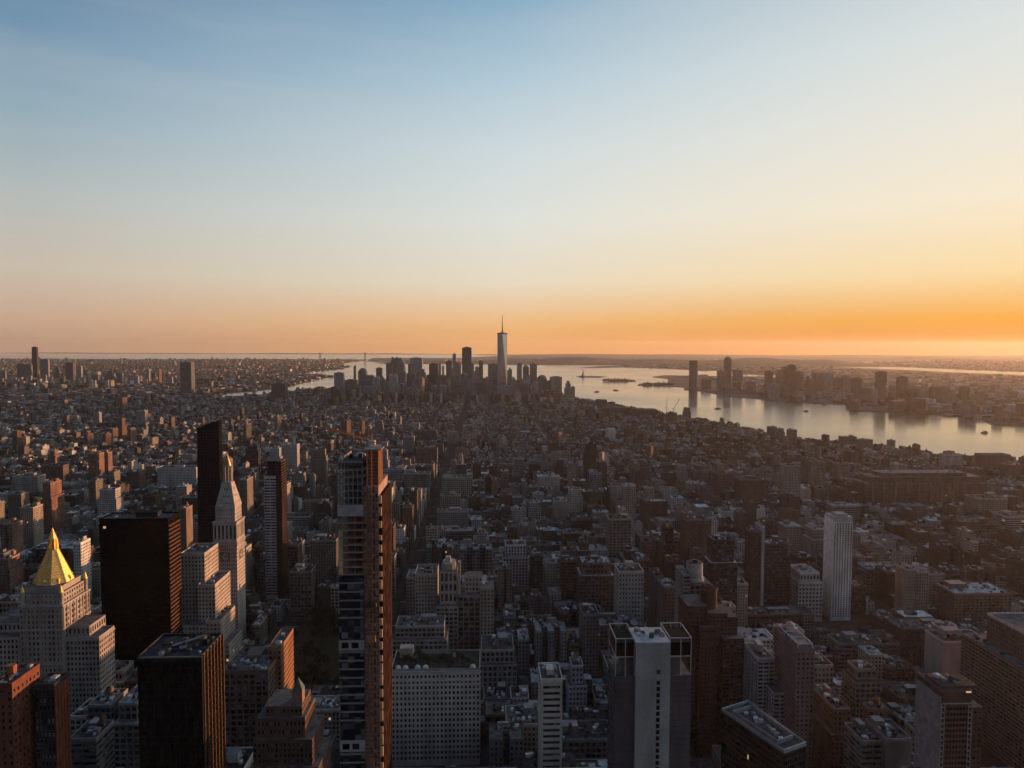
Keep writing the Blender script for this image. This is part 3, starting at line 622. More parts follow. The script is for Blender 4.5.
while q < Z(490)-2:
    for xx in np.arange(xM+.15, xC-.6, 1.5):
        g = prn.choice((.5, .8, 1, 1.2, 1.5)); hh = prn.uniform(.8, 2.1); m.add([(xx, D+1.46, q), (xx+1.3, D+1.46, q), (xx+1.3, D+1.46, q+hh), (xx, D+1.46, q+hh)], 'plain', (.22*g, .15*g, .12*g) if prn.random() < .8 else (.30, .13, .06))
    q += 2.27
m.build('core_formwork_boards', T, O)
m = MB(); box(m, xM+1.2, xC-1.5, D-2.6, D+1, Z(640), Z(640)+3, (.30, .16, .09)); box(m, xM+1.2, xC-1.0, D-2.6, D+1, Z(606), Z(606)+2.2, (.08, .06, .05)); m.build('hoist_cabin', T, O)
m = MB(); box(m, xM+2, xC-.4, D+4, D+20, zc, Z(451), (.13, .065, .04), 'plain')
for k in range(11):
    zq = zc+k*1.75; box(m, xM+1.9, xC-.2, D+3.8, D+4, zq, zq+.35, (.30, .17, .1)); 
box(m, xM+.3, xC+1.5, D+2, D+22, Z(451), Z(450)+.0, (.25, .25, .25)); m.build('core_formwork', T, O)
occ(xL, xR, D, yB, 4); prot(330, 395, 768, D); anchor('slim unfinished tower', 364, 560)
# its tower crane
zc = Z(450); bx, by = X(368.5), D+12
Tc = thing('tower_crane', 'orange tower crane standing on top of the slim unfinished tower', 'crane', (bx, by, zc)); Oc = (bx, by, zc)
m = MB(); 
for s1 in (-1, 1):
    for s2 in (-1, 1): bar(m, (bx+s1*.9, by+s2*.9, zc), (bx+s1*.9, by+s2*.9, zc+3), .3, (.5, .22, .08))
m.build('mast', Tc, Oc)
m = MB(); box(m, bx-1.6, bx+1.8, by-1.6, by+1.4, zc+1.2, zc+3.4, (.55, .55, .55)); m.build('cab', Tc, Oc)
m = MB(); tip = (bx-29, by+18, zc+8); 
def truss(m, a, b, w, n, col):
    a = np.array(a, float); b = np.array(b, float); up = np.array([0, 0, w]); sd_ = np.cross(b-a, up); sd_ = sd_/np.linalg.norm(sd_)*w*.5
    ch = [(a+sd_, b+sd_*.6), (a-sd_, b-sd_*.6), (a+up, b+up*.5)]
    for p, q in ch: bar(m, p, q, .28, col)
    for i in range(n):
        t0, t1 = i/n, (i+1)/n
        for (p, q), (r, s) in ((ch[0], ch[2]), (ch[1], ch[2]), (ch[0], ch[1])): bar(m, p+(q-p)*t0, r+(s-r)*t1, .16, col)
truss(m, (bx, by, zc+2.5), tip, 1.5, 16, (.34, .18, .08)); m.build('jib', Tc, Oc)
m = MB(); truss(m, (bx, by, zc+2.5), (bx+8, by-5, zc+2.5), 1.4, 4, (.50, .22, .07)); box(m, bx+6, bx+9, by-6.5, by-3.5, zc+1, zc+3.2, (.3, .3, .3)); m.build('counter_jib', Tc, Oc)
m = MB(); ap = (bx, by, zc+8); bar(m, (bx-.6, by, zc+3), ap, .3, (.5, .22, .08)); bar(m, (bx+.6, by, zc+3), ap, .3, (.5, .22, .08)); bar(m, ap, (bx-20, by+12.4, zc+7.8), .09, (.1, .1, .1)); bar(m, ap, (bx+7.5, by-4.7, zc+4), .09, (.1, .1, .1)); m.build('tie_bars', Tc, Oc)

# 8. white roof garden block
D = 560; T, O, x0, x1, z = simple_tower('office_block', 'white office block with a planted roof terrace and white domes', 'office block', D, 391, 480, 671, 36, (.52, .49, .45), (3.25, 4.3, .52, .60), vis=768, anc='white roof garden block', n=0, parap=False, head=3, roofc=(.045, .045, .04))
m = MB(); parapet(m, rect(x0, x1, D, D+36), z, 1.4, col=(.30, .28, .26)); box(m, x0-1, x1+1, D-1.0, D, z-1.4, z-.3, (.46, .44, .4)); box(m, x0-.6, x1+.6, D-.6, D, z-9, z-8.4, (.46, .44, .4)); m.build('cornice', T, O)
m = MB(); box(m, x0+4, x0+15, D+24, D+33, z, z+8, (.3, .29, .27)); m.build('penthouse', T, O); m = MB(); box(m, x0+22, x0+46, D+22, D+32, z, z+4, (.09, .085, .08)); m.build('bar_pavilion', T, O); units(T, O, x0+16, x1-3, D+11, D+33, z, 16, (.04, .08, .15, .35))
for k, xx in enumerate((x0+5, x0+11, x0+21, x0+27.5, x1-6)):
    d = MB(); n = 10
    for i in range(4):
        a0, a1 = i*math.pi/8, (i+1)*math.pi/8
        frustum(d, ngon(xx, D+4.5, 2.6*math.cos(a0), n), z+2.6*math.sin(a0), ngon(xx, D+4.5, max(.05, 2.6*math.cos(a1)), n), z+2.6*math.sin(a1), (.55, .55, .55), top=(i == 3))
    d = d.build('dome_tent', None, (xx, D+4.5, z)); tag(d, ['round white dome tent at the left end of the roof terrace', 'second white dome tent from the left on the roof terrace', 'middle white dome tent on the roof terrace edge', 'fourth white dome tent from the left on the roof terrace', 'lone white dome tent at the right end of the roof terrace'][k], 'tent', 'dome tents on the roof terrace')
# trees
def tree_meshes(seed, h, rad, bare=.5):
    r = random.Random(seed); t = MB(); bs_ = ngon(0, 0, .35*h/10, 6); frustum(t, bs_, 0, ngon(0, 0, .2*h/10, 6), h*.5, (.1, .1, .1), 'tree_bark')
    for k in range(7):
        a = r.uniform(0, 6.28); e = r.uniform(.5, 1); p = (math.cos(a)*rad*.8*e, math.sin(a)*rad*.8*e, h*r.uniform(.65, .95)); bar(t, (0, 0, h*r.uniform(.3, .5)), p, .14*h/10, (.1, .1, .1), 'tree_bark')
    c = MB(); n = 260; P = []
    cl = [(r.gauss(0, rad*.45), r.gauss(0, rad*.45), h*r.uniform(.5, .95)) for _ in range(11)]
    for _ in range(n):
        q = r.choice(cl); p = np.array([q[0]+r.gauss(0, rad*.22), q[1]+r.gauss(0, rad*.22), q[2]+r.gauss(0, h*.07)]); s = h*.035
        u = np.array([r.gauss(0, 1) for _ in range(3)]); u /= np.linalg.norm(u); v = np.cross(u, [r.gauss(0, 1) for _ in range(3)]); v /= np.linalg.norm(v)
        P.append([p-u*s-v*s, p+u*s-v*s, p+u*s+v*s, p-u*s+v*s])
    c.add(np.array(P), 'tree_leaves'); a, b = t.build('trunk'), c.build('crown'); ma, mb_ = a.data, b.data; bpy.data.objects.remove(a); bpy.data.objects.remove(b); return ma, mb_
TV = [tree_meshes(k, 11+k, 4.5+.4*k) for k in range(4)]; TS = tree_meshes(9, 3.4, 1.5)
def tree(x, y, z, v, label, group, rz=0, sc=1):
    t = thing('tree', label, 'tree', (x, y, z), group); t.rotation_euler = (0, 0, rz); t.scale = (sc, sc, sc)
    for nm, me in zip(('trunk', 'crown'), v): o = bpy.data.objects.new(nm, me); COLL.objects.link(o); o.parent = t
for k in range(40):
    tree(x0+6+(k*37 % 61), D+7.5+(k*13 % 23)*1.1, z, TS, 'small dark tree in a planter on the white block roof terrace', 'roof terrace trees', k*1.3, random.uniform(.8, 1.5))
rr = random.Random(5); NT = 0
for (ax0, ax1, ay0, ay1), lab, n, grp in ((PARKS[0], 'tall dim brown tree crowded in the park below the clock tower', 64, 'trees of the near park'), (PARKS[1], 'small distant dark tree in the square beyond the clock tower', 34, 'trees of the far square')):
    for k in range(n): tree(rr.uniform(ax0+4, ax1-4), rr.uniform(ay0+4, ay1-4), 2.16, TV[k % 4], lab, grp, rr.uniform(0, 6), rr.uniform(.8, 1.5))
for a in PARKS: OCC.append((a[0]-2, a[1]+2, a[2]-2, a[3]+2))
prot(286, 345, 685, 640)

# 9. grey concrete tower with the framed crown
D = 420; X = lambda p: XZ(p, 650, D)[0]; Z = lambda y: XZ(650, y, D)[1]
xl, xr = X(615.5), X(691.5); ca, cb = X(635), X(669.5); yb = D+24; O = ((xl+xr)/2, D+12, 2)
T = thing('hotel_tower', 'wide grey concrete tower with pale central shaft and white framed crown', 'office tower', O)
PB = (.10, .097, .11); m = MB(); zw = Z(676)
fprism(m, rect(xl, ca-.02, D, yb), 2, zw, PB, 'ribbon', blank=(0,)); fprism(m, rect(cb+.02, xr, D, yb), 2, zw, PB, 'ribbon', blank=(0,)); fprism(m, rect(ca-.02, cb+.02, D+4, yb), 2, zw, PB, 'blank'); m.build('wall', T, O)
m = MB(); box(m, ca, cb, D-2.5, yb-3, 2, Z(641), (.33, .325, .32), 'masonry', tcol=(.4, .42, .45)); 
units(T, O, ca+1, cb-1, D-1, yb-5, Z(641), 9)
for k in range(34):
    zz = Z(668)-k*3.9-(3 if k else 0)
    if zz > 4: box(m, X(656), X(659.5), D-2.62, D-2.5, zz-2.6, zz, (.02, .02, .02), 'black_glass')
for k in range(18): zz = Z(641)-k*7.8; box(m, ca+.05, cb-.05, D-2.53, D-2.5, zz-.15, zz, (.22, .22, .22))
m.build('concrete_shaft', T, O)
m = MB()
for xa, xb2 in ((xl, ca-.1), (cb+.1, xr)):
    for k in range(34):
        zz = zw-1-k*3.9
        if zz > 4: box(m, xa, xb2, D-.06, D-.01, zz-.18, zz, (.05, .048, .052)); 
    for k in range(1, 4): xx = xa+(xb2-xa)*k/4; box(m, xx-.06, xx+.06, D-.05, D-.01, 4, zw-1, (.06, .057, .062))
m.build('panel_joints', T, O)
zc = Z(634)-2.5; FR = (.45, .45, .45)
for xa, xb2 in ((xl, ca-.1), (cb+.1, xr)):
    m = MB()
    for xx in (xa, (xa+xb2)/2, xb2-.4): 
        for yy in (D, yb-.5): box(m, xx, xx+.4, yy, yy+.4, zw, zc, FR)
    for q in (zc-.5, (zw+zc)/2): 
        box(m, xa, xb2, D-.05, D+.35, q, q+.5, FR); box(m, xa, xb2, yb-.5, yb-.1, q, q+.5, FR)
        for xx in (xa, xb2-.4): box(m, xx, xx+.4, D+.4, yb-.5, q, q+.5, FR)
    m.build('crown_frame', T, O)
for xa, xb2 in ((xl+.5, ca-.2), (cb+.2, xr-.5)): m = MB(); box(m, xa, xb2, D+.6, yb-.7, (zw+zc)/2+.5, zc-3.2, (.02, .02, .02), 'black_glass', tcol=(.02, .02, .02), tmat='plain'); m.build('crown_glass', T, O)
for xa, xb2 in ((xl+6, ca-.2), (cb+.2, xr-6)): m = MB(); box(m, xa, xb2, D+3, yb-3, zw, (zw+zc)/2-2, (.10, .10, .10)); m.build('terrace_room', T, O)
occ(xl, xr, D-3, yb); prot(605, 694, 768, D); anchor('grey concrete tower', 650, 690)

# 10. slim beige block
T, O, x0, x1, z = simple_tower('office_block', 'slim cream block with ribbon windows between white side piers', 'office block', 480, 541, 562.5, 681, 26, (.55, .53, .46), (12.5, 4.3, .78, .45), vis=768, anc='slim cream block', roofc=(.08, .08, .085), n=9, head=2.5)
for k in range(5): pass

# 11. red brick tower with the drum
D = 560; X = lambda p: XZ(p, 620, D)[0]; Z = lambda y: XZ(700, y, D)[1]
O = (X(716), D+20, 2); T = thing('apartment_tower', 'dark red brick stepped tower with a round drum on top', 'apartment tower', O)
m = MB(); RB = (.12, .062, .05); zt = Z(608)
fprism(m, rect(X(689), X(709), D+4, D+32), 2, zt, RB, 'small'); fprism(m, rect(X(709), X(728), D+1, D+36), 2, Z(614), RB, 'small'); fprism(m, rect(X(721), X(742), D-6, D+.8), 2, Z(636), RB, (6.5, 3.2, .8, .5)); fprism(m, rect(X(728)+.02, X(738), D+1, D+30), 2, Z(618), RB, 'small'); fprism(m, rect(X(700), X(714), D-3, D+.9), 2, Z(626), RB, 'small')
m.build('wall', T, O)
m = MB(); c = X(714.5); dr = ngon(c, D+16, 6.9, 20); prism(m, dr, zt-6, Z(594)-1, (.12, .06, .047), 'plain'); 
for k in range(20):
    a, b = dr[k], dr[(k+1) % 20]; wallq(m, b, a, Z(594)-1, Z(594)+.4, (.16, .09, .07), 'plain'); wallq(m, (a[0]+(a[0]-c)*.06, a[1]+(a[1]-D-16)*.06), (b[0]+(b[0]-c)*.06, b[1]+(b[1]-D-16)*.06), Z(594)-1.5, Z(594)+.4, (.16, .09, .07), 'plain')
box(m, c+1, c+3.5, D+14, D+19, Z(594)-1, Z(594)+2.4, (.2, .09, .06)); box(m, c-4, c-1, D+15, D+19, Z(594)-1, Z(594)+1, (.1, .06, .05)); m.build('roof_drum', T, O)
occ(X(688), X(743), D-6, D+37); prot(688, 744, 725, D); anchor('red brick drum tower', 716, 640)

# 12. white slab
T, O, x0, x1, z = simple_tower('apartment_tower', 'tall white slab tower with dark vertical window stripes', 'apartment tower', 850, 834, 853, 522, 24, (.72, .70, .67), (3.4, 2.9, .5, .74), vis=628, anc='tall white slab tower', n=2, parap=False)
m = MB(); box(m, x0, x1, 850.5, 873.5, z, z+6, (.42, .42, .42)); box(m, x0+5, x1-5, 853, 868, z+6, z+9, (.3, .3, .3)); m.build('penthouse', T, O)
m = MB(); box(m, x0-.6, x0-.02, 850, 874, 2, z+3, (.68, .66, .64)); m.build('blank_side_wall', T, O)

# 13. brick tower with the glazed roof room
T, O, x0, x1, z = simple_tower('apartment_tower', 'pinkish brick tower with white railings and a round tank on its roof', 'apartment tower', 492, 797, 815, 650, 40, (.22, .155, .145), 'small', vis=740, anc='pinkish brick tower', n=0)
m = MB(); 
for xx in (x0+1, x1-1.5): box(m, xx, xx+.5, 493, 528, z+3.6, z+4.2, WHITE); 
for yy in (493, 505, 516, 528): box(m, x0+1, x1-1, yy, yy+.5, z+3.6, z+4.2, WHITE)
for xx in (x0+1, x1-1.5):
    for yy in (493, 505, 516, 528): box(m, xx, xx+.45, yy, yy+.45, z, z+3.6, WHITE)
box(m, x0+2, x1-2.5, 496, 514, z, z+3, (.2, .21, .22)); m.build('roof_frame', T, O)
water_tank(T, O, x1-5, 522, z, 3.1, (.5, .46, .42))

# 14. white balconies
D = 526; T, O, x0, x1, z = simple_tower('apartment_tower', 'stepped white apartment block with rows of deep balconies', 'apartment tower', D, 758, 775, 660, 30, (.42, .41, .40), (4.2, 3.1, .8, .55), vis=745, anc='white balcony block', n=3)
m = MB(); xx1 = XZ(787, 686, D-4)[0]; z2 = XZ(787, 686, D-4)[1]
fprism(m, rect(x0+7, xx1, D-14, D-.2), 2, z2, (.42, .41, .40), (4.5, 3.1, .82, .6)); fprism(m, rect(x1+.02, xx1, D, D+24), 2, z2+5, (.42, .41, .40), (4.5, 3.1, .82, .6)); m.build('lower_wing', T, O)
bal = None
for k in range(22):
    zz = z-5-k*3.1
    for j in range(4):
        yy = D+2+j*7
        if bal is None: m = MB(); box(m, x0-1.4, x0, yy, yy+4, zz, zz+1, (.38, .37, .36), bottom=True); bal = m.build('balcony', T, O); y00, z00 = yy, zz
        else: c = bal.copy(); COLL.objects.link(c); c.parent = T; c.location = (0, yy-y00, zz-z00)

# 15. turned low glass block
D = 0; z = 100.0; A = G(722, 708, z); B = G(748, 700, z); C_ = G(806, 742, z); E = G(784, 750, z); cx = (A[0]+C_[0])/2; cy = (A[1]+C_[1])/2; O = (cx, cy, 2)
T = thing('glass_block', 'low dark glass block turned at an angle, white roof edge lines', 'office block', O); m = MB(); P = [A, E, C_, B]
for i in range(4): facade(m, P[i], P[(i+1) % 4], 2, z-1.5, (.05, .055, .06), (1.7, 3.9, .85, .8), glass='black_glass')
m.add([(p[0], p[1], z-1.5) for p in P], 'roofing', (.08, .08, .085)); m.build('wall', T, O)
m = MB(); parapet(m, P, z-1.5, 1.5, .5, (.30, .32, .34)); parapet(m, [(cx+(p[0]-cx)*.72, cy+(p[1]-cy)*.72) for p in P], z-1.5, 2.8, .5, (.24, .25, .27)); m.build('parapet', T, O)
m = MB()
for k in range(12): t = k/11; xx = A[0]*.5+B[0]*.5+((E[0]+C_[0])/2-A[0]*.5-B[0]*.5)*(.2+.6*t); yy = (A[1]+B[1])/2+((E[1]+C_[1])/2-(A[1]+B[1])/2)*(.2+.6*t); o1 = random.uniform(-4, 4); box(m, xx+o1-1.2, xx+o1+1.4, yy-1, yy+1.3, z-1.5, z+random.uniform(-.6, 1), (random.choice((.2, .4, .55)),)*3)
m.build('roof_equipment', T, O); occ(min(p[0] for p in P), max(p[0] for p in P), min(p[1] for p in P), max(p[1] for p in P)); prot(720, 808, 768, 430); anchor('turned glass block', 764, 725)

# 16. hotel with the dotted frame
D = 400; T, O, x0, x1, z = simple_tower('hotel_tower', 'dark hotel tower framed by white dotted strips with a blank pale side', 'hotel', D, 941, 972, 704, 24, (.13, .085, .07), (1.9, 3.3, .8, .6), glass='black_glass', vis=768, anc='hotel with dotted frame', n=0, parap=False)
m = MB(); box(m, x0-.3, x0-.02, D, D+24, 2, z+4, (.27, .25, .25)); m.build('blank_side_wall', T, O)
m = MB()
for xa in (x0, x1-2.4):
    box(m, xa, xa+.35, D-.5, D-.02, 2, z+.4, (.38, .35, .33)); box(m, xa+2.05, xa+2.4, D-.5, D-.02, 2, z+.4, (.38, .35, .33))
    for k in range(40):
        if 4+k*3.4 < z: box(m, xa+.35, xa+2.05, D-.5, D-.02, 4+k*3.4, 4.6+k*3.4, (.38, .35, .33))
box(m, x0, x1, D-.55, D-.05, z, z+.6, (.38, .35, .33)); m.build('white_frame', T, O)
m = MB(); box(m, x0+.1, x1-.1, D+.1, D+23.9, z, z+7.5, (.09, .06, .055), 'plain'); box(m, x0+3, x1+6, D+4, D+20, z+7.5, z+9, (.10, .07, .06)); clutter(m, x0+3, x1-1, D+5, D+19, z+9, 12); m.build('penthouse', T, O)
m = MB(); bar(m, (x1-4, D-.3, z+7.2), (x1-1, D-.3, z+7.2), .7, (.4, .3, .1), 'lit_window'); m.build('roof_lamp', T, O)
m = MB(); fprism(m, rect(x1+.02, x1+9, D+3, D+22), 2, z-4, (.12, .075, .065), 'small'); m.build('brick_wing', T, O)

# 17. long brick block on the right edge
D = 400; x0 = 426; O = (x0+40, 500, 2); T = thing('apartment_block', 'long brown brick block with pale floor lines at the right edge', 'apartment block', O)
m = MB(); RB = (.15, .09, .07); fprism(m, rect(x0, x0+80, 402, 600), 2, 90, RB, (4.4, 3.2, .6, .5)); 
for k in range(26): box(m, x0-.5, x0, 402, 600, 6+k*3.3, 6.7+k*3.3, (.24, .17, .14))
m.build('wall', T, O)
m = MB(); fprism(m, rect(x0+14, x0+75, 402, 588), 90, 112, (.16, .11, .09), 'small', base=1); parapet(m, rect(x0+14, x0+75, 402, 588), 112, 1.4, col=(.5, .45, .42)); m.build('upper_block', T, O)
m = MB(); clutter(m, x0+1, x0+13, 420, 598, 90, 24); m.build('roof_equipment', T, O)
occ(x0, x0+80, 400, 600); prot(983, 1030, 768, 590); anchor('long brown brick block', 1005, 690)

# 18. two red brick blocks in the lower left corner
T, O, x0, x1, z = simple_tower('brick_tower', 'red brick block in the lower left corner with lit side wall', 'apartment tower', 340, -8, 12, 686, 21, (.15, .058, .04), 'small', vis=768, anc='corner red brick block', n=6)
m = MB(); prism(m, ngon(x1-8, 352, 2.2, 10), z, z+5, (.3, .12, .07), 'plain'); m.build('chimney', T, O)
T, O, x0, x1, z = simple_tower('brick_tower', 'second red brick block with ribbed side beside the corner one', 'apartment tower', 352, 34, 54, 687, 12.5, (.045, .04, .04), (1.8, 3.6, .6, .8), vis=768, n=4)  # near-black walls: the shade of the front is put into the brick colour
m = MB(); x1b = x1+.02; 
for k in range(5): yy = 352+k*2.6; box(m, x1b, x1b+.5, yy, yy+1.1, 2, z-.5, (.20, .065, .04))
box(m, x1b-.02, x1b+.12, 352, 364.5, 2, z-1, (.14, .06, .045)); m.build('ribs', T, O)  # thin red sheet and ribs carry the sunlit side in their colour

# 19. stepped limestone block beside the clock tower
D = 700; X = lambda p: XZ(p, 600, D)[0]; Z = lambda y: XZ(200, y, D)[1]
O = (X(200), D+25, 2); T = thing('office_block', 'pale stepped limestone block with sunlit side left of the clock tower', 'office block', O); m = MB()
LS = (.37, .325, .28)
for (a, b, top, d0, d1) in ((179, 203, 556, 6, 42), (199, 216, 585, -2, 40), (180, 209, 622, -8, 5.8), (209.2, 224, 618, -10, 30), (224.2, 232, 640, -10, 26), (190, 215, 650, -16, -8.2)):
    fprism(m, rect(X(a), X(b), D+d0, D+d1), 2, Z(top), LS, 'punch', lit=.0006)
m.build('wall', T, O)
m = MB(); 
for (a, b, top, d0, d1) in ((179, 203, 556, 6, 42), (199, 216, 585, -2, 40), (209.2, 224, 618, -10, 30)): parapet(m, rect(X(a), X(b), D+d0, D+d1), Z(top), 1.4, col=LS); clutter(m, X(a)+1, X(b)-1, D+d0+1, D+d1-1, Z(top), 7)
m.build('parapet', T, O); occ(X(178), X(233), D-17, D+43); prot(177, 234, 650, D-17); anchor('stepped limestone block', 205, 600)

# 20. stepped brick ziggurat with a tower tip
D = 430; X = lambda p: XZ(p, 720, D)[0]; Z = lambda y: XZ(290, y, D)[1]
O = (X(285), D+18, 2); T = thing('brick_tower', 'dark brick stepped building with a small green-capped tower tip', 'office block', O); m = MB(); ZB = (.13, .085, .07)
for k, (a, b, top) in enumerate(((248, 318, 768), (251, 311, 742), (254, 303, 722), (262, 299, 712))): fprism(m, rect(X(a), X(b), D+k*2.5, D+34-k*1.5), 2 if k == 0 else Z((768, 742, 722, 712)[k-1])-.01, Z(top), ZB, (2.6, 3.4, .5, .6), base=1.2)
m.build('wall', T, O); m = MB(); c = X(293); box(m, c-3.2, c+3.2, D+10, D+16.4, Z(712), Z(699), (.24, .16, .12), 'masonry'); cone(m, rect(c-3.3, c+3.3, D+9.9, D+16.5), Z(699), (c, D+13.2, Z(687)), (.10, .14, .12)); m.build('tower_tip', T, O)
occ(X(248), X(320), D, D+35); prot(248, 322, 768, D); anchor('brick ziggurat', 285, 730)

# 21. building right of the fins tower
T, O, x0, x1, z = simple_tower('office_block', 'dark masonry block with cluttered roof and orange lit right side', 'office block', 500, 223, 268, 672, 44, (.15, .11, .085), 'loft', vis=725, anc='cluttered roof block', n=30)
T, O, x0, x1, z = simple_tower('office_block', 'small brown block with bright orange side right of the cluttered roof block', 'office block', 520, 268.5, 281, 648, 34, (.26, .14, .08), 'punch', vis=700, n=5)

# ------------------------------------------------------------------ buildings listed one by one from the photograph's middle ground
# (left, right, roof row, height m, depth m, colour, style, kind word, colour word, extra)
def D_of(top, H): return (CAMH-H)*F/(top-346)
def near_building(x0, x1, y0, y1, H, col, sty, kind, cw, name, rot=0, feat=None, geo=True, z0=2):
    cx, cy = (x0+x1)/2, (y0+y1)/2; O = (cx, cy, z0); T = thing(name, '', kind, O, 'blocks of the city south of the viewpoint')
    rnd = random.Random(int(abs(x0)*13+y0*7)); dark = np.asarray(col)
    m = MB(); rc = rnd.choice(((.06, .06, .065), (.11, .11, .115), (.22, .225, .24), (.04, .04, .04), (.08, .075, .07), (.38, .385, .40)))
    setb = H > 45 and rnd.random() < .4 and (x1-x0) > 16 and (y1-y0) > 16 and sty not in ('slab', 'piers')
    H1 = H*rnd.uniform(.7, .86) if setb else H
    P = rect(x0, x1, y0, y1)
    W_ = x1-x0; notch = geo and not setb and not rot and W_ > 17 and rnd.random() < .45 and sty not in ('blank', 'grid')
    if notch:
        nd = min(14, (y1-y0)*.5); k = 1 if W_ < 30 else 2; cw_ = W_*.2; P = [(x0, y0)]
        for q in range(k): c0 = x0+W_*(q+.62 if k == 1 else q+.75)/(k+.5) - cw_/2 if k == 2 else x0+W_/2-cw_/2; P += [(c0, y0), (c0, y0+nd), (c0+cw_, y0+nd), (c0+cw_, y0)]
        P += [(x1, y0), (x1, y1), (x0, y1)]; nn = len(P)
        for i in range(nn): facade(m, P[i], P[(i+1) % nn], z0, H1, col, sty) if i < nn-2 or i == nn-1 else wallq(m, P[i], P[(i+1) % nn], z0, H1, col)
        m.add([(p[0], p[1], H1-1.2) for p in P], 'roofing', rc)
    elif geo: fprism(m, P, z0, H1, col, sty, rc, blank=(2,))
    else:
        st = STY[sty]; prism(m, P, z0, H1, col, 'masonry', (st[0]/10, st[1]/10, st[2]) if st[0] else None, tcol=rc, tmat='roofing')
    f = 'flat roof'
    tops = (x0, x1, y0, y1, H1)
    if setb:
        i = 3; P2 = rect(x0+i, x1-i, y0+i, y1-i); tops = (x0+i, x1-i, y0+i, y1-i, H); f = 'set-back top'
        if geo: fprism(m, P2, H1, H, col, sty, rc, base=1, head=1)
        else: st = STY[sty]; prism(m, P2, H1, H, col, 'masonry', (st[0]/10, st[1]/10, st[2]), tcol=rc, tmat='roofing')
    a, b, c, d, h = tops
    if geo and rnd.random() < .5: box(m, x0-.6, x1+.6, y0-.6, y0, H1-1.3, H1-.2, dark*1.15, 'masonry')
    if geo:
        for q in (z0+5, H1-5.2):
            if rnd.random() < .55: box(m, x0-.3, x0+.02, y0-.3, y1, q, q+.6, dark*1.2, 'masonry'); box(m, x1-.02, x1+.3, y0-.3, y1, q, q+.6, dark*1.2, 'masonry'); 
            if rnd.random() < .6 and not notch: box(m, x0-.3, x1+.3, y0-.35, y0, q, q+.6, dark*1.2, 'masonry')
    w = m.build('wall', T, O, rot)
    if not geo or not notch: m = MB(); parapet(m, rect(a, b, c, d), h, 1.1, col=dark*1.25+.02); m.build('parapet', T, O, rot)
    else: c = y0+nd+1
    m = MB(); bw = (b-a)*rnd.uniform(.22, .4); bd = (d-c)*rnd.uniform(.22, .4); bx = rnd.uniform(a+1, b-bw-1); by = rnd.uniform(c+(d-c)*.3, d-bd-1); bh = rnd.uniform(3, 6.5)
    box(m, bx, bx+bw, by, by+bd, h, h+bh, dark*rnd.choice((.8, 1, 1.4)), tcol=(.25, .25, .26)); m.build('bulkhead', T, O, rot)
    if bh > 5.6: f = 'tall roof bulkhead'
    m = MB(); clutter(m, a+1, b-1, c+1, d-1, h-(1.2 if notch else 0), rnd.randint(14, 30) if geo else rnd.randint(5, 12), rnd)
    if m.c: m.build('roof_equipment', T, O, rot)
    if rnd.random() < .45 and h < 130 and (b-a) > 9 and (d-c) > 9 and feat != 'no tank':
        if rot: tx, ty = cx, cy
        else: tx = rnd.uniform(a+3, b-3); ty = rnd.uniform(c+3, d-3)
        water_tank(T, O, tx, ty, h, rnd.uniform(1.7, 2.4)); f = 'rooftop water tank'
    px_, py_ = projn([[cx, y0, H]])[0][0], projn([[cx, y0, H]])[1][0]
    AUTO.append([T, cw, name.replace('_', ' '), f, float(px_), float(py_), H])
    return T
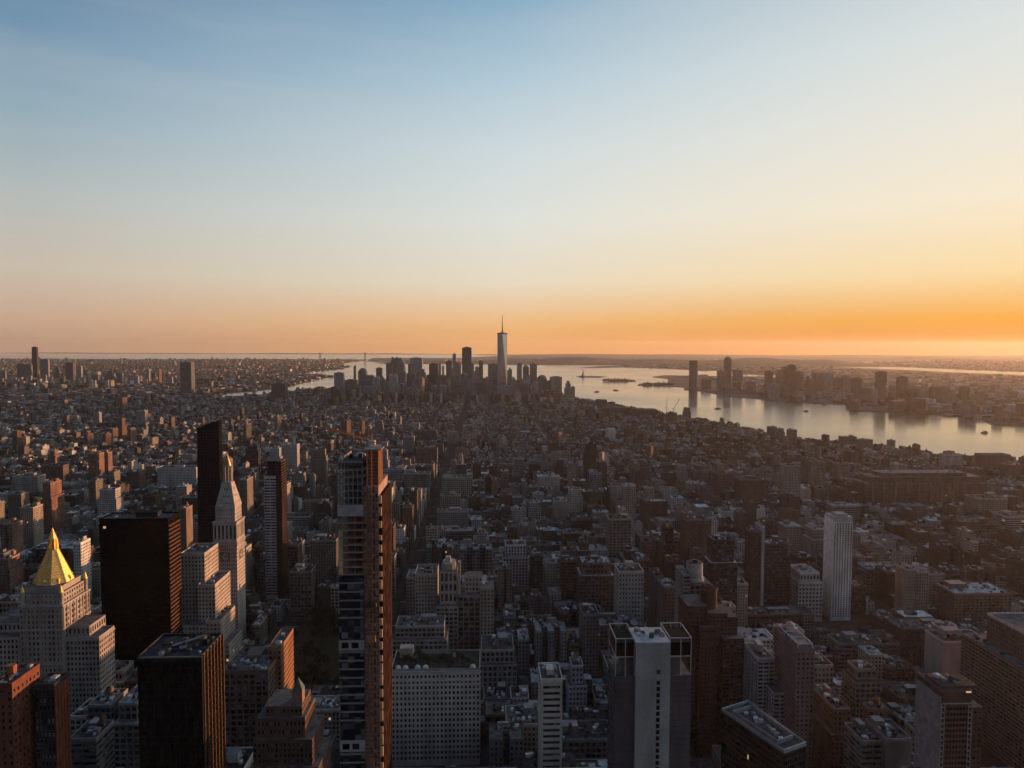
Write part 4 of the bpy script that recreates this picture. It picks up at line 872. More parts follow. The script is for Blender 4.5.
MIDS = [
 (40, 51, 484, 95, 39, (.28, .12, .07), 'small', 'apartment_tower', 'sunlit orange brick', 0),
 (157, 196, 468, 60, 34, (.42, .42, .41), 'piers', 'office_block', 'pale columned', 0), (97, 116, 490, 70, 26, (.36, .36, .36), 'punch', 'office_block', 'pale grey stepped', 0),
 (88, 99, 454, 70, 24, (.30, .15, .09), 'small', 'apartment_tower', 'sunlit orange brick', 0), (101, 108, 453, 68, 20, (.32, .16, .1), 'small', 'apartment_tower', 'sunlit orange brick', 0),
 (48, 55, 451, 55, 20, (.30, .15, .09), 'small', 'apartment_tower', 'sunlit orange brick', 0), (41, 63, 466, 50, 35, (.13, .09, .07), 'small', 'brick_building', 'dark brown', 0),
 (10, 38, 477, 50, 35, (.30, .28, .25), 'punch', 'office_block', 'pale stone', 0), (0, 12, 524, 62, 26, (.26, .13, .08), 'punch', 'brick_building', 'reddish brick', 0),
 (20, 33, 508, 75, 26, (.34, .27, .2), 'small', 'apartment_tower', 'sunlit cream', 0), (-4, 9, 560, 70, 28, (.25, .12, .08), 'small', 'brick_building', 'reddish brick', 0),
 (178, 186, 509, 110, 22, (.22, .15, .10), 'blank', 'office_tower', 'sunlit tan', 0), (240, 247, 480, 95, 34, (.24, .19, .15), 'small', 'office_tower', 'sunlit tan', 0),
 (246, 258, 446, 70, 24, (.03, .035, .05), 'grid', 'glass_tower', 'dark blue glass', 0), (268, 280, 449, 72, 30, (.36, .36, .38), 'punch', 'office_block', 'pale grey', 0), (281, 297, 445, 76, 26, (.34, .34, .36), 'small', 'apartment_tower', 'pale grey', 0),
 (283, 287, 485, 85, 26, (.36, .30, .24), 'small', 'apartment_tower', 'sunlit cream', 0), (311, 326, 450, 92, 18, (.20, .17, .14), 'small', 'apartment_tower', 'grey brown', 0),
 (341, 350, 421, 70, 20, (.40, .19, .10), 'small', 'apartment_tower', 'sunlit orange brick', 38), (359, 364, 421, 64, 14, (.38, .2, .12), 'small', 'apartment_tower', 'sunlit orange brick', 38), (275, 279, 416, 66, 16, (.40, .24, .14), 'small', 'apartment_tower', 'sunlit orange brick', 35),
 (377, 388, 451, 85, 26, (.26, .26, .27), 'small', 'office_tower', 'grey', 0), (378, 404, 470, 42, 28, (.34, .34, .36), 'loft', 'loft_building', 'pale grey', 0), (404, 430, 474, 52, 34, (.30, .27, .22), 'loft', 'loft_building', 'cream', 0),
 (416, 437, 449, 62, 38, (.13, .10, .08), 'small', 'brick_building', 'dark brown', 0), (392, 399, 503, 58, 20, (.25, .22, .18), 'small', 'brick_building', 'tan', 0),
 (310, 336, 541, 92, 30, (.14, .13, .12), 'piers', 'office_block', 'dark grey', 0), (257, 283, 556, 60, 30, (.12, .11, .1), 'loft', 'loft_building', 'dark brown', 0), (290, 311, 572, 66, 26, (.13, .11, .1), 'loft', 'loft_building', 'dark brown', 0),
 (442, 472, 478, 60, 34, (.34, .31, .25), 'loft', 'loft_building', 'cream', 0), (440, 460, 496, 48, 24, (.26, .24, .2), 'loft', 'loft_building', 'tan', 0), (437, 468, 512, 45, 26, (.22, .22, .23), 'punch', 'loft_building', 'grey', 0),
 (426, 452, 547, 55, 30, (.14, .13, .12), 'punch', 'office_block', 'dark grey', 0), (460, 492, 549, 62, 30, (.20, .20, .2), 'loft', 'loft_building', 'grey', 0), (503, 528, 546, 80, 30, (.40, .39, .36), (4.2, 4, .6, .75), 'office_block', 'pale piered', 0),
 (498, 512, 568, 74, 22, (.20, .17, .14), 'punch', 'office_tower', 'brown', 0), (531, 543, 556, 78, 22, (.05, .05, .055), 'grid', 'glass_tower', 'black', 0), (529, 541, 503, 50, 20, (.4, .4, .4), 'loft', 'loft_building', 'white', 0),
 (568, 583, 490, 72, 26, (.40, .38, .34), 'small', 'apartment_tower', 'pale cream', 0), (554, 567, 501, 60, 26, (.33, .31, .27), 'small', 'apartment_tower', 'cream', 0), (514, 524, 459, 62, 22, (.25, .29, .34), 'grid', 'glass_tower', 'pale blue glass', 0),
 (591, 602, 474, 56, 20, (.20, .24, .32), 'grid', 'glass_tower', 'blue glass', 0), (619, 644, 572, 95, 30, (.34, .32, .28), (3.4, 5, .5, .5), 'loft_building', 'pale framed', 0), (580, 614, 564, 84, 34, (.12, .10, .085), 'loft', 'loft_building', 'dark brown', 0),
 (633, 652, 561, 78, 30, (.15, .09, .07), 'punch', 'brick_building', 'reddish brown', 0), (655, 664, 577, 118, 26, (.10, .095, .09), 'small', 'apartment_tower', 'dark', 0), (664, 678, 588, 122, 26, (.11, .10, .095), 'small', 'apartment_tower', 'dark', 0),
 (711, 738, 541, 128, 26, (.05, .048, .048), 'grid', 'glass_tower', 'black', 0), (751, 761, 532, 118, 20, (.12, .06, .05), 'small', 'apartment_tower', 'dark red', 0), (762, 765, 527, 124, 22, (.40, .38, .38), 'blank', 'apartment_tower', 'white narrow', 0),
 (765, 791, 545, 98, 30, (.08, .08, .085), 'grid', 'glass_tower', 'dark glass', 0), (799, 823, 574, 70, 40, (.46, .43, .42), (4.4, 4.4, .62, .6), 'office_block', 'white', 0), (812, 832, 530, 62, 34, (.30, .26, .24), 'punch', 'office_block', 'pinkish grey', 0),
 (786, 801, 466, 98, 30, (.30, .27, .24), 'small', 'office_tower', 'tan stepped', 0), (813, 826, 462, 70, 24, (.26, .22, .19), 'small', 'apartment_tower', 'tan', 0), (837, 850, 464, 55, 22, (.24, .2, .17), 'small', 'apartment_tower', 'tan', 0),
 (907, 916, 570, 82, 24, (.30, .25, .21), 'small', 'apartment_tower', 'tan', 0), (917, 929, 572, 80, 22, (.34, .29, .24), 'piers', 'apartment_tower', 'beige', 0), (955, 1012, 594, 62, 40, (.19, .11, .085), (5, 3.4, .6, .5), 'apartment_block', 'long red brick', 0),
 (943, 990, 642, 72, 28, (.34, .30, .28), 'blank', 'office_block', 'pale windowless', 0), (978, 1008, 499, 48, 40, (.30, .25, .2), 'punch', 'office_block', 'beige', 0), (1007, 1040, 517, 42, 40, (.36, .34, .32), 'ribbon', 'office_block', 'pale flat', 0),
 (946, 963, 455, 52, 30, (.42, .40, .38), 'small', 'apartment_tower', 'white', 0), (983, 1011, 455, 56, 34, (.16, .13, .12), 'small', 'apartment_tower', 'dark brown', 0), (1008, 1026, 465, 50, 30, (.14, .11, .1), 'small', 'apartment_tower', 'dark brown', 0),
 (859, 873, 440, 46, 24, (.17, .14, .13), 'small', 'apartment_tower', 'brown', 0), (842, 857, 437, 44, 24, (.17, .14, .13), 'small', 'apartment_tower', 'brown', 0), (769, 777, 427, 52, 20, (.25, .24, .23), 'grid', 'glass_tower', 'grey glass', 0), (778, 785, 429, 48, 20, (.25, .24, .23), 'grid', 'glass_tower', 'grey glass', 0), (789, 797, 430, 46, 20, (.2, .19, .18), 'grid', 'glass_tower', 'grey glass', 0),
 (684, 691, 408, 60, 24, (.16, .13, .13), 'small', 'apartment_tower', 'dark', 0), (667, 678, 413, 52, 30, (.18, .09, .08), 'small', 'brick_building', 'dark red', 0), (702, 712, 425, 44, 30, (.24, .10, .08), 'small', 'brick_building', 'red brick', 0),
 (597, 607, 400, 52, 40, (.10, .10, .1), 'small', 'apartment_tower', 'dark', 0), (605, 631, 408, 40, 60, (.11, .11, .1), 'small', 'office_block', 'dark', 0), (634, 658, 410, 42, 60, (.10, .10, .1), 'small', 'office_block', 'dark', 0),
 (536, 567, 631, 62, 26, (.24, .23, .23), 'punch', 'loft_building', 'grey', 0), (478, 517, 652, 58, 42, (.27, .25, .22), (4.4, 4.6, .6, .7), 'loft_building', 'stone arcaded', 0), (518, 529, 640, 50, 26, (.2, .2, .22), 'punch', 'loft_building', 'grey', 0),
 (583, 599, 615, 76, 28, (.17, .16, .17), 'punch', 'loft_building', 'dark grey', 0), (600, 640, 625, 50, 30, (.20, .19, .2), 'loft', 'loft_building', 'grey', 0), (569, 587, 668, 62, 24, (.33, .34, .40), 'punch', 'loft_building', 'bluish white', 0),
 (392, 447, 628, 76, 32, (.27, .245, .22), 'loft', 'loft_building', 'stone', 0), (832, 857, 712, 84, 44, (.15, .11, .1), (3.2, 3.6, .5, .6), 'brick_building', 'dark brown', 0), (886, 912, 740, 88, 26, (.20, .17, .17), 'blank', 'glass_tower', 'mirrored', 0), (862, 884, 742, 84, 24, (.2, .19, .18), 'ribbon', 'office_block', 'grey', 0),
 (112, 139, 706, 92, 34, (.21, .20, .19), 'loft', 'loft_building', 'grey stone', 0), (88, 111, 706, 88, 24, (.16, .155, .15), 'loft', 'loft_building', 'dark grey', 0), (68, 96, 740, 96, 22, (.12, .12, .12), 'ribbon', 'office_block', 'dark grey', 0),
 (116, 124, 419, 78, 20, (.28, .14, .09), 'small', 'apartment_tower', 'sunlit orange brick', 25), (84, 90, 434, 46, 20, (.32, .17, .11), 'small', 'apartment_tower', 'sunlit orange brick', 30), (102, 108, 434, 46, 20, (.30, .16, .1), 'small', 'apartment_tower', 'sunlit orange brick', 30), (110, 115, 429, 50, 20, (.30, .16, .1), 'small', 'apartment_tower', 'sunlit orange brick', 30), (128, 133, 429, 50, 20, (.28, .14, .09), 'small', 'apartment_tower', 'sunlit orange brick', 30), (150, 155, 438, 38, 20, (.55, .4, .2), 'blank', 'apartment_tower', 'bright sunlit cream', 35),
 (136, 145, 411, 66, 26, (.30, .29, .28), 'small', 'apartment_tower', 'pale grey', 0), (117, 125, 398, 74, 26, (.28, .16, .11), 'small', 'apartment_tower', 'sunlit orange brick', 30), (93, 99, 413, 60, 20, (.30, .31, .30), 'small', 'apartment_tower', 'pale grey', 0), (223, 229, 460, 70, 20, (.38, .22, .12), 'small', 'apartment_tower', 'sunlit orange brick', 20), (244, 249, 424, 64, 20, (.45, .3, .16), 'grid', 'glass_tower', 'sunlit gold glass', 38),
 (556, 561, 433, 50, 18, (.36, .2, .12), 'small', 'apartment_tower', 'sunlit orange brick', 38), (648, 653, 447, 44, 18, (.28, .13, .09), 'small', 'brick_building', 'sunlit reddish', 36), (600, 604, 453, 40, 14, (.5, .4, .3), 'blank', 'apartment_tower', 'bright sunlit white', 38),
 (677, 688, 466, 62, 26, (.24, .23, .22), 'small', 'apartment_tower', 'grey', 0), (696, 709, 466, 60, 26, (.17, .15, .15), 'small', 'apartment_tower', 'dark grey', 0), (716, 741, 474, 60, 40, (.20, .11, .09), 'small', 'brick_building', 'red brick', 0), (741, 767, 480, 66, 40, (.17, .10, .085), 'small', 'brick_building', 'dark red brick', 0),
 (375, 383, 421, 52, 20, (.2, .2, .2), 'small', 'apartment_tower', 'grey', 0), (415, 437, 431, 50, 40, (.10, .10, .10), 'small', 'office_block', 'dark', 0), (403, 414, 437, 52, 24, (.24, .23, .22), 'small', 'apartment_tower', 'grey', 0), (448, 458, 432, 48, 24, (.25, .24, .22), 'small', 'apartment_tower', 'tan', 0),
]
ALLN = []     # generics to consider: dict
for e in MIDS:
    L, R_, top, H, dy, col, sty, nm, cw, rot = e
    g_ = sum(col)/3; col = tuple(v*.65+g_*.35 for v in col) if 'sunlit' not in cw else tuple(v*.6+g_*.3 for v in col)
    D = D_of(top, H); x0 = XZ(L, top, D)[0]; x1 = XZ(R_, top, D)[0]
    H = XZ((L+R_)/2, top, D)[1]
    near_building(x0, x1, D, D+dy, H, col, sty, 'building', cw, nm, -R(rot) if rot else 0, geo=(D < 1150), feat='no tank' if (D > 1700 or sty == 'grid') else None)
    occ(x0, x1, D, D+dy, 3 if rot == 0 else 14)
    ph = (H)/D*F; prot(min(L, proj(x1, D+dy, H)[0]) - 1, max(R_, proj(x1, D+dy, H)[0]) + 1, min(768, top + min(.62*ph, 62)), D)
# refinements on the listed ones: huge western block, drum-topped tower, domed corner block
D = 1500; x0 = XZ(866, 474, D)[0]; x1 = XZ(988, 474, D)[0]; z = XZ(900, 474, D)[1]; O = ((x0+x1)/2, D+30, 2)
T = thing('office_block', 'huge long brown office block near the river, wide as a whole city block', 'office block', O); m = MB(); BR = (.15, .11, .095)
prism(m, rect(x0, x1, D, D+60), 2, z-22, BR, 'masonry', (.5, .42, .6), tcol=(.2, .2, .2), tmat='roofing'); prism(m, rect(x0+16, x1-10, D+6, D+56), z-22, z-8, BR, 'masonry', (.5, .42, .6), tcol=(.2, .2, .2)); prism(m, rect(x0+40, x1-40, D+12, D+50), z-8, z, BR, 'masonry', (.5, .42, .6), tcol=(.2, .2, .2))
for k in range(9): box(m, x0+14+k*26, x0+18+k*26, D-1, D, 2, z-18, np.array(BR)*1.2, 'masonry')
m.build('wall', T, O); m = MB(); clutter(m, x0+42, x1-42, D+14, D+48, z, 14); m.build('roof_equipment', T, O); occ(x0, x1, D, D+60); prot(864, 990, 503, D); anchor('huge long brown block', 925, 485)
# drum topped apartment tower
D = 600; X = lambda p: XZ(p, 600, D)[0]; Z = lambda y: XZ(700, y, D)[1]; O = (X(700), D+14, 2)
T = thing('apartment_tower', 'grey tower with a pale round drum top and white banded left edge', 'apartment tower', O); m = MB(); GB = (.17, .165, .16)
fprism(m, rect(X(690), X(711), D+1, D+26), 2, Z(584), GB, 'grid'); fprism(m, rect(X(683), X(690)-.02, D, D+26), 2, Z(574), (.30, .30, .3), 'slab'); m.build('wall', T, O)
m = MB(); prism(m, ngon(X(698), D+12, 7.2, 22), Z(584), Z(566), (.36, .35, .33), 'plain', tcol=(.08, .08, .08)); prism(m, ngon(X(698), D+12, 8.4, 22), Z(584), Z(581), (.4, .39, .37), 'plain'); clutter(m, X(698)-4, X(698)+4, D+8, D+16, Z(566), 6); m.build('roof_drum', T, O)
occ(X(682), X(712), D, D+27); prot(682, 712, 600, D); anchor('grey drum-topped tower', 698, 575)
# corner block with the turret (white stone, four masses)
D = 720; X = lambda p: XZ(p, 600, D)[0]; Z = lambda y: XZ(445, y, D)[1]; O = (X(446), D+24, 2)
T = thing('office_block', 'cream stone block with tall arcaded tower, centre of the view beyond the roof terrace', 'office block', O); m = MB(); CS = (.33, .30, .255)
fprism(m, rect(X(414), X(436), D+10, D+44), 2, Z(578), CS, 'punch'); fprism(m, rect(X(436)+.02, X(458), D-4, D+36), 2, Z(605), CS, 'loft'); fprism(m, rect(X(440), X(457), D+2, D+30), Z(605), Z(572), CS, (4.6, 9, .6, .75), base=2, head=1); fprism(m, rect(X(458)+.02, X(480), D, D+30), 2, Z(596), (.24, .20, .15), (6, 5, .84, .84)); fprism(m, rect(X(480)+.02, X(494), D+4, D+30), 2, Z(590), CS, 'punch'); fprism(m, rect(X(465), X(482), D+10, D+28), Z(596), Z(580), CS, 'punch', base=1, head=1)
m.build('wall', T, O); m = MB(); pts = chamf(X(442), X(455), D+6, D+26, 3); prism(m, pts, Z(572), Z(566), CS, 'masonry'); box(m, X(445), X(450), D+12, D+20, Z(566), Z(561), (.4, .38, .36)); box(m, X(457.5), X(460.5), D+4, D+9, Z(605), Z(563), (.38, .30, .25)); m.build('penthouse', T, O)
m = MB(); parapet(m, rect(X(414), X(436), D+10, D+44), Z(578), 1.5, col=CS); clutter(m, X(415), X(435), D+12, D+42, Z(578), 12); clutter(m, X(481), X(493), D+6, D+28, Z(590), 6); m.build('roof_equipment', T, O)
occ(X(413), X(495), D-5, D+45); prot(412, 495, 625, D); anchor('cream stone corner block', 452, 595)

# ------------------------------------------------------------------ downtown skyline and the far towers
def far_tower(L, R_, top, D, col, shape='flat', cat='skyscraper', cw='grey', grp='towers of the far downtown skyline', name='skyscraper', label=None, dy=None, rot=0, win=(.35, .4, .5), anc=None):
    x0 = XZ(L, top, D)[0]; x1 = XZ(R_, top, D)[0]; H = XZ((L+R_)/2, top, D)[1]; w = x1-x0; dy = dy or max(24, min(w, 60)); cx = (x0+x1)/2; O = (cx, D+dy/2, 3); m = MB()
    c = np.asarray(col); k = dict(win=win, tcol=c*.9); y0, y1 = D, D+dy; f = 'flat top'
    if shape == 'flat': prism(m, rect(x0, x1, y0, y1), 3, H, c, **k); box(m, x0+w*.25, x1-w*.25, y0+dy*.3, y1-dy*.3, H, H+5, c*.8)
    elif shape == 'step':
        prism(m, rect(x0, x1, y0, y1), 3, H*.62, c, **k); prism(m, rect(x0+w*.15, x1-w*.15, y0+dy*.15, y1-dy*.15), H*.62, H*.86, c, **k); prism(m, rect(x0+w*.3, x1-w*.3, y0+dy*.3, y1-dy*.3), H*.86, H, c, **k); f = 'stepped top'
    elif shape == 'gable':
        h = H-w*.45; prism(m, rect(x0, x1, y0, y1), 3, h, c, top=False, win=win)
        m.add([(x0, y0, h), (x1, y0, h), (cx, y0, H)], 'plain', c); m.add([(x1, y1, h), (x0, y1, h), (cx, y1, H)], 'plain', c); m.add([(x0, y1, h), (x0, y0, h), (cx, y0, H), (cx, y1, H)], 'plain', c*.7); m.add([(x1, y0, h), (x1, y1, h), (cx, y1, H), (cx, y0, H)], 'plain', c*.7); f = 'gabled top'
    elif shape == 'peak':
        h = H-w*.8; prism(m, rect(x0, x1, y0, y1), 3, h, c, top=False, win=win); cone(m, rect(x0, x1, y0, y1), h, (cx, (y0+y1)/2, H), (.12, .17, .15)); f = 'pyramid top'
    elif shape == 'dome':
        h = H-w*.42; prism(m, rect(x0, x1, y0, y1), 3, h, c, **k); q = [(w*.5, 0), (w*.46, .45), (w*.34, .75), (w*.15, .95)]
        for (a, b), (a2, b2) in zip(q, q[1:]): frustum(m, ngon(cx, (y0+y1)/2, a, 12), h+b*w*.42, ngon(cx, (y0+y1)/2, a2, 12), h+b2*w*.42, c*.8)
        f = 'domed top'
    elif shape == 'slant':
        m.add([(x0, y0, 3), (x1, y0, 3), (x1, y0, H), (x0, y0, H-w*.3)], 'masonry', c, [(0, 3), (w, 3), (w, H), (0, H-w*.3)], win); m.add([(x1, y0, 3), (x1, y1, 3), (x1, y1, H), (x1, y0, H)], 'masonry', c, [(0, 3), (dy, 3), (dy, H), (0, H)], win)
        m.add([(x1, y1, 3), (x0, y1, 3), (x0, y1, H-w*.3), (x1, y1, H)], 'masonry', c); m.add([(x0, y1, 3), (x0, y0, 3), (x0, y0, H-w*.3), (x0, y1, H-w*.3)], 'masonry', c); m.add([(x0, y0, H-w*.3), (x1, y0, H), (x1, y1, H), (x0, y1, H-w*.3)], 'plain', c); f = 'slanted top'
    elif shape == 'crown':
        h = H*.9; prism(m, rect(x0, x1, y0, y1), 3, h, c, **k)
        for i in range(4): a = x0+i*w/4; box(m, a+w*.05, a+w*.2, y0, y1, h, H-(i % 2)*H*.03, c)
        f = 'ridged crown'
    elif shape == 'round': prism(m, ngon(cx, (y0+y1)/2, w/2, 16, sy=dy/w), 3, H, c, **k); f = 'rounded plan'
    if rot: pass
    o = m.build(name, None, O, R(rot) if rot else None); px_, py_ = (L+R_)/2, top
    if label: tag(o, label, cat, grp)
    else: o['category'] = cat; o['group'] = grp; AUTO.append([o, cw, name.replace('_', ' '), f, px_, py_, H])
    if anc: anchor(anc, px_, py_)
    occ(x0, x1, D, D+dy, 4); prot(L-1, R_+1, top+min(30, .5*H/D*F), D)
    return o
SD = (.14, .16, .19); SG = (.27, .29, .32); SB = (.16, .145, .14)
for L, R_, top, D, col, sh, cw in [
 (334, 343, 373, 4500, SG, 'flat', 'grey'), (345, 356, 380, 4550, (.19, .18, .17), 'flat', 'brownish'), (353.5, 356, 366, 5200, SG, 'flat', 'narrow grey'), (358, 366, 368, 5350, SD, 'dome', 'dark'), (357, 371, 377, 5000, SD, 'step', 'dark'), (376, 382, 368, 5450, SD, 'flat', 'dark'), (371, 386, 379, 4900, SG, 'step', 'grey'),
 (386, 392, 364, 5100, SD, 'flat', 'dark'), (391, 400, 357, 5150, SD, 'crown', 'dark bristling'), (396, 404, 357, 4950, (.22, .22, .23), 'peak', 'pale grey'), (401, 405, 366, 5300, SD, 'flat', 'dark'), (408, 412, 364, 5400, SD, 'flat', 'dark'), (410, 422, 358, 5300, SG, 'flat', 'grey broad'), (404, 415, 374, 4800, (.10, .12, .16), 'flat', 'dark blue'), (418, 427, 369, 5200, SG, 'step', 'grey'),
 (429, 438, 364, 5000, (.09, .10, .11), 'flat', 'black'), (438, 441, 362.5, 5500, SG, 'peak', 'narrow grey'), (442, 444, 365, 5600, SG, 'peak', 'narrow grey'), (437, 448, 376, 4600, SB, 'flat', 'brownish'), (446, 452, 361, 5200, SD, 'flat', 'dark'), (452.5, 456, 354, 5250, SG, 'flat', 'narrow grey'), (449, 455, 368, 4900, SG, 'step', 'grey'), (455, 461, 362, 5000, SG, 'dome', 'grey'),
 (469, 474, 364, 4700, SG, 'flat', 'grey'), (475, 479, 367, 5300, SG, 'flat', 'grey'), (479, 483, 361, 5100, SD, 'flat', 'narrow dark'), (488, 498, 364, 4700, SG, 'flat', 'grey broad'), (507, 512, 369, 4650, SG, 'slant', 'grey'), (451, 464, 385, 4200, (.10, .10, .105), 'step', 'black bulky'), (486, 497, 380, 4400, SB, 'step', 'brownish'), (497, 512, 386, 4300, SG, 'flat', 'pale grey broad'),
 (517, 522, 363.5, 4800, SG, 'flat', 'grey'), (523, 529, 364.5, 4900, SG, 'gable', 'grey'), (530, 537, 364, 4850, (.22, .23, .25), 'flat', 'pale grey'), (538, 547, 375, 4700, SD, 'dome', 'dark'), (547, 553, 381, 4700, SD, 'flat', 'dark'), (550.5, 562, 377, 4650, SG, 'flat', 'grey broad'), (565, 572, 381, 4600, SG, 'step', 'grey'), (571, 575, 387, 4550, SG, 'flat', 'grey'), (517, 531, 384, 4350, SD, 'flat', 'dark broad'),
 (363, 372, 387, 4500, SG, 'flat', 'grey'), (379, 392, 383, 4700, SG, 'step', 'grey'), (393, 403, 384, 4500, SD, 'flat', 'dark'), (424, 432, 380, 4500, SB, 'step', 'brownish'), (464, 476, 379, 4450, SG, 'step', 'grey'), (476, 487, 382, 4500, SD, 'flat', 'dark'), (271, 285, 384, 4300, (.11, .10, .10), 'flat', 'dark brown broad')]:
    far_tower(L, R_, top, D, col, sh, cw=cw)
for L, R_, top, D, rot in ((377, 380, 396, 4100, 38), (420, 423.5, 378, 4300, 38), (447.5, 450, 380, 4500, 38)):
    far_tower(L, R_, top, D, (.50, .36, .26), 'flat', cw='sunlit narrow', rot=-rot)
rt2 = random.Random(17)
for k in range(34):
    a = 366+k*5.6+rt2.uniform(-2, 2); w_ = rt2.uniform(3.5, 8.5); Dk = rt2.uniform(4250, 4750)
    if 494 < a+w_ and a < 510: continue
    tone = rt2.choice([((.33, .33, .34), 'pale grey'), ((.24, .25, .27), 'grey'), ((.17, .19, .22), 'dark bluish'), ((.28, .24, .2), 'tan'), ((.42, .41, .39), 'off-white')])
    far_tower(a, a+w_, rt2.uniform(372, 389), Dk, tone[0], rt2.choice(('flat', 'step', 'flat', 'dome', 'peak', 'crown')), cw=tone[1])
far_tower(462, 471.5, 347.5, 4650, (.14, .15, .165), 'flat', label='tall dark flat-topped tower left of the spired skyscraper downtown', anc='tall dark downtown tower')
# the spired skyscraper: square base, eight tall triangles, spire
D = 4540; xa, xb = XZ(497.5, 345, D)[0], XZ(507.3, 345, D)[0]; w = xb-xa; cx = (xa+xb)/2; cy = D+w/2; O = (cx, cy, 3); zr = XZ(502, 333.5, D)[1]; zt = XZ(502, 314.5, D)[1]
T = thing('skyscraper', 'tallest faceted glass skyscraper with a long spire above the downtown skyline', 'skyscraper', O); anchor('spired skyscraper', 502, 350)
m = MB(); b = rect(cx-w/2, cx+w/2, cy-w/2, cy+w/2); prism(m, b, 3, 56, (.2, .21, .22), 'plain'); t = [(cx, cy-w/2), (cx+w/2, cy), (cx, cy+w/2), (cx-w/2, cy)]
for i in range(4):
    j = (i+1) % 4
    m.add([(*b[i], 56), (*b[j], 56), (*t[i], zr)], 'mirror_glass'); m.add([(*b[j], 56), (*t[j], zr), (*t[i], zr)], 'mirror_glass')
m.add([(*q, zr) for q in t], 'plain', (.1, .1, .1)); m.build('glass_shaft', T, O)
m = MB(); prism(m, [(cx+(q[0]-cx)*1.02, cy+(q[1]-cy)*1.02) for q in t], zr-4, zr+5, (.12, .12, .13), 'plain'); prism(m, ngon(cx, cy, 12, 12), zr+5, zr+10, (.2, .2, .2), 'plain'); m.build('roof_ring', T, O)
m = MB(); frustum(m, ngon(cx, cy, 4.2, 8), zr+8, ngon(cx, cy, 3, 8), zr+50, (.10, .10, .1)); frustum(m, ngon(cx, cy, 2.8, 8), zr+50, ngon(cx, cy, 1.0, 8), zt, (.10, .10, .1)); m.build('spire', T, O); prot(497, 508, 388, D)
# across the river, right
G2 = 'towers on the far bank of the river'
far_tower(690, 699, 360.5, 5520, (.10, .15, .17), 'round', label='lone tall bluish glass tower at the end of the far river bank', grp=G2, dy=45, anc='lone bluish riverbank tower')
far_tower(725, 731.8, 356.5, 5500, (.14, .15, .17), 'dome', label='tall slender tower with rounded top on the far river bank', grp=G2, dy=30, anc='round-topped riverbank tower')
for L, R_, top, D, col, sh, cw in [(718, 724, 371, 5600, SG, 'flat', 'grey'), (733, 744, 370, 5500, SD, 'round', 'dark broad'), (766, 773, 371, 5000, SB, 'flat', 'brownish'), (776, 784, 370, 5000, SB, 'step', 'brownish'), (783, 788, 367, 4950, (.26, .24, .22), 'flat', 'pale'), (789, 796, 365, 4900, (.13, .11, .11), 'flat', 'dark'), (797, 804, 372, 4950, SB, 'flat', 'brownish'), (806, 812, 376, 4950, SB, 'step', 'brownish'),
 (769, 780, 384, 4700, SG, 'flat', 'grey'), (782, 790, 386, 4750, SB, 'flat', 'brownish'), (813, 822, 373, 5050, SB, 'flat', 'brownish'), (823, 833, 373, 5050, SG, 'flat', 'grey broad'), (835, 841, 378, 4900, SB, 'flat', 'brownish'), (843, 850, 375, 4900, SD, 'dome', 'dark'), (853, 862, 378, 4500, SB, 'flat', 'brownish'), (855, 873, 389, 4200, SB, 'flat', 'brown broad'), (873, 878, 390, 4150, SG, 'flat', 'grey'), (878, 887, 372, 4250, (.14, .11, .11), 'flat', 'dark'), (888, 897, 385, 4300, SG, 'step', 'grey'), (899, 908, 377, 4250, (.17, .13, .12), 'flat', 'dark brown'), (909, 920, 388, 4200, SB, 'flat', 'brownish'), (921, 931, 391, 4100, SG, 'flat', 'grey'), (932, 942, 388, 4050, (.15, .12, .11), 'flat', 'dark brown'), (944, 959, 396, 4050, (.24, .19, .17), 'flat', 'pinkish broad'), (962, 970, 387, 4050, (.15, .12, .11), 'flat', 'dark brown'), (971, 992, 392, 4000, SB, 'step', 'brown broad'), (981, 992, 407, 3600, (.26, .22, .19), 'flat', 'pale low'), (1000, 1012, 400, 3900, SB, 'flat', 'brown'), (747, 756, 382, 5200, SG, 'flat', 'grey'), (702, 711, 380, 5700, SB, 'flat', 'brownish low')]:
    far_tower(L, R_, top, D, col, sh, cw=cw, grp=G2, dy=30)
for k in range(16):
    a = 745+k*16+rt2.uniform(-4, 4); w_ = rt2.uniform(5, 10); top_ = 379+max(0, a-850)*.075+rt2.uniform(-3, 6); Dk = 5050-max(0, a-850)*6.2+rt2.uniform(0, 250)
    tone = rt2.choice([((.26, .24, .23), 'brownish grey'), ((.2, .18, .17), 'dark brownish'), ((.32, .3, .28), 'pale brownish')])
    far_tower(a, a+w_, top_, Dk, tone[0], rt2.choice(('flat', 'step', 'flat')), cw=tone[1], grp=G2, dy=28)
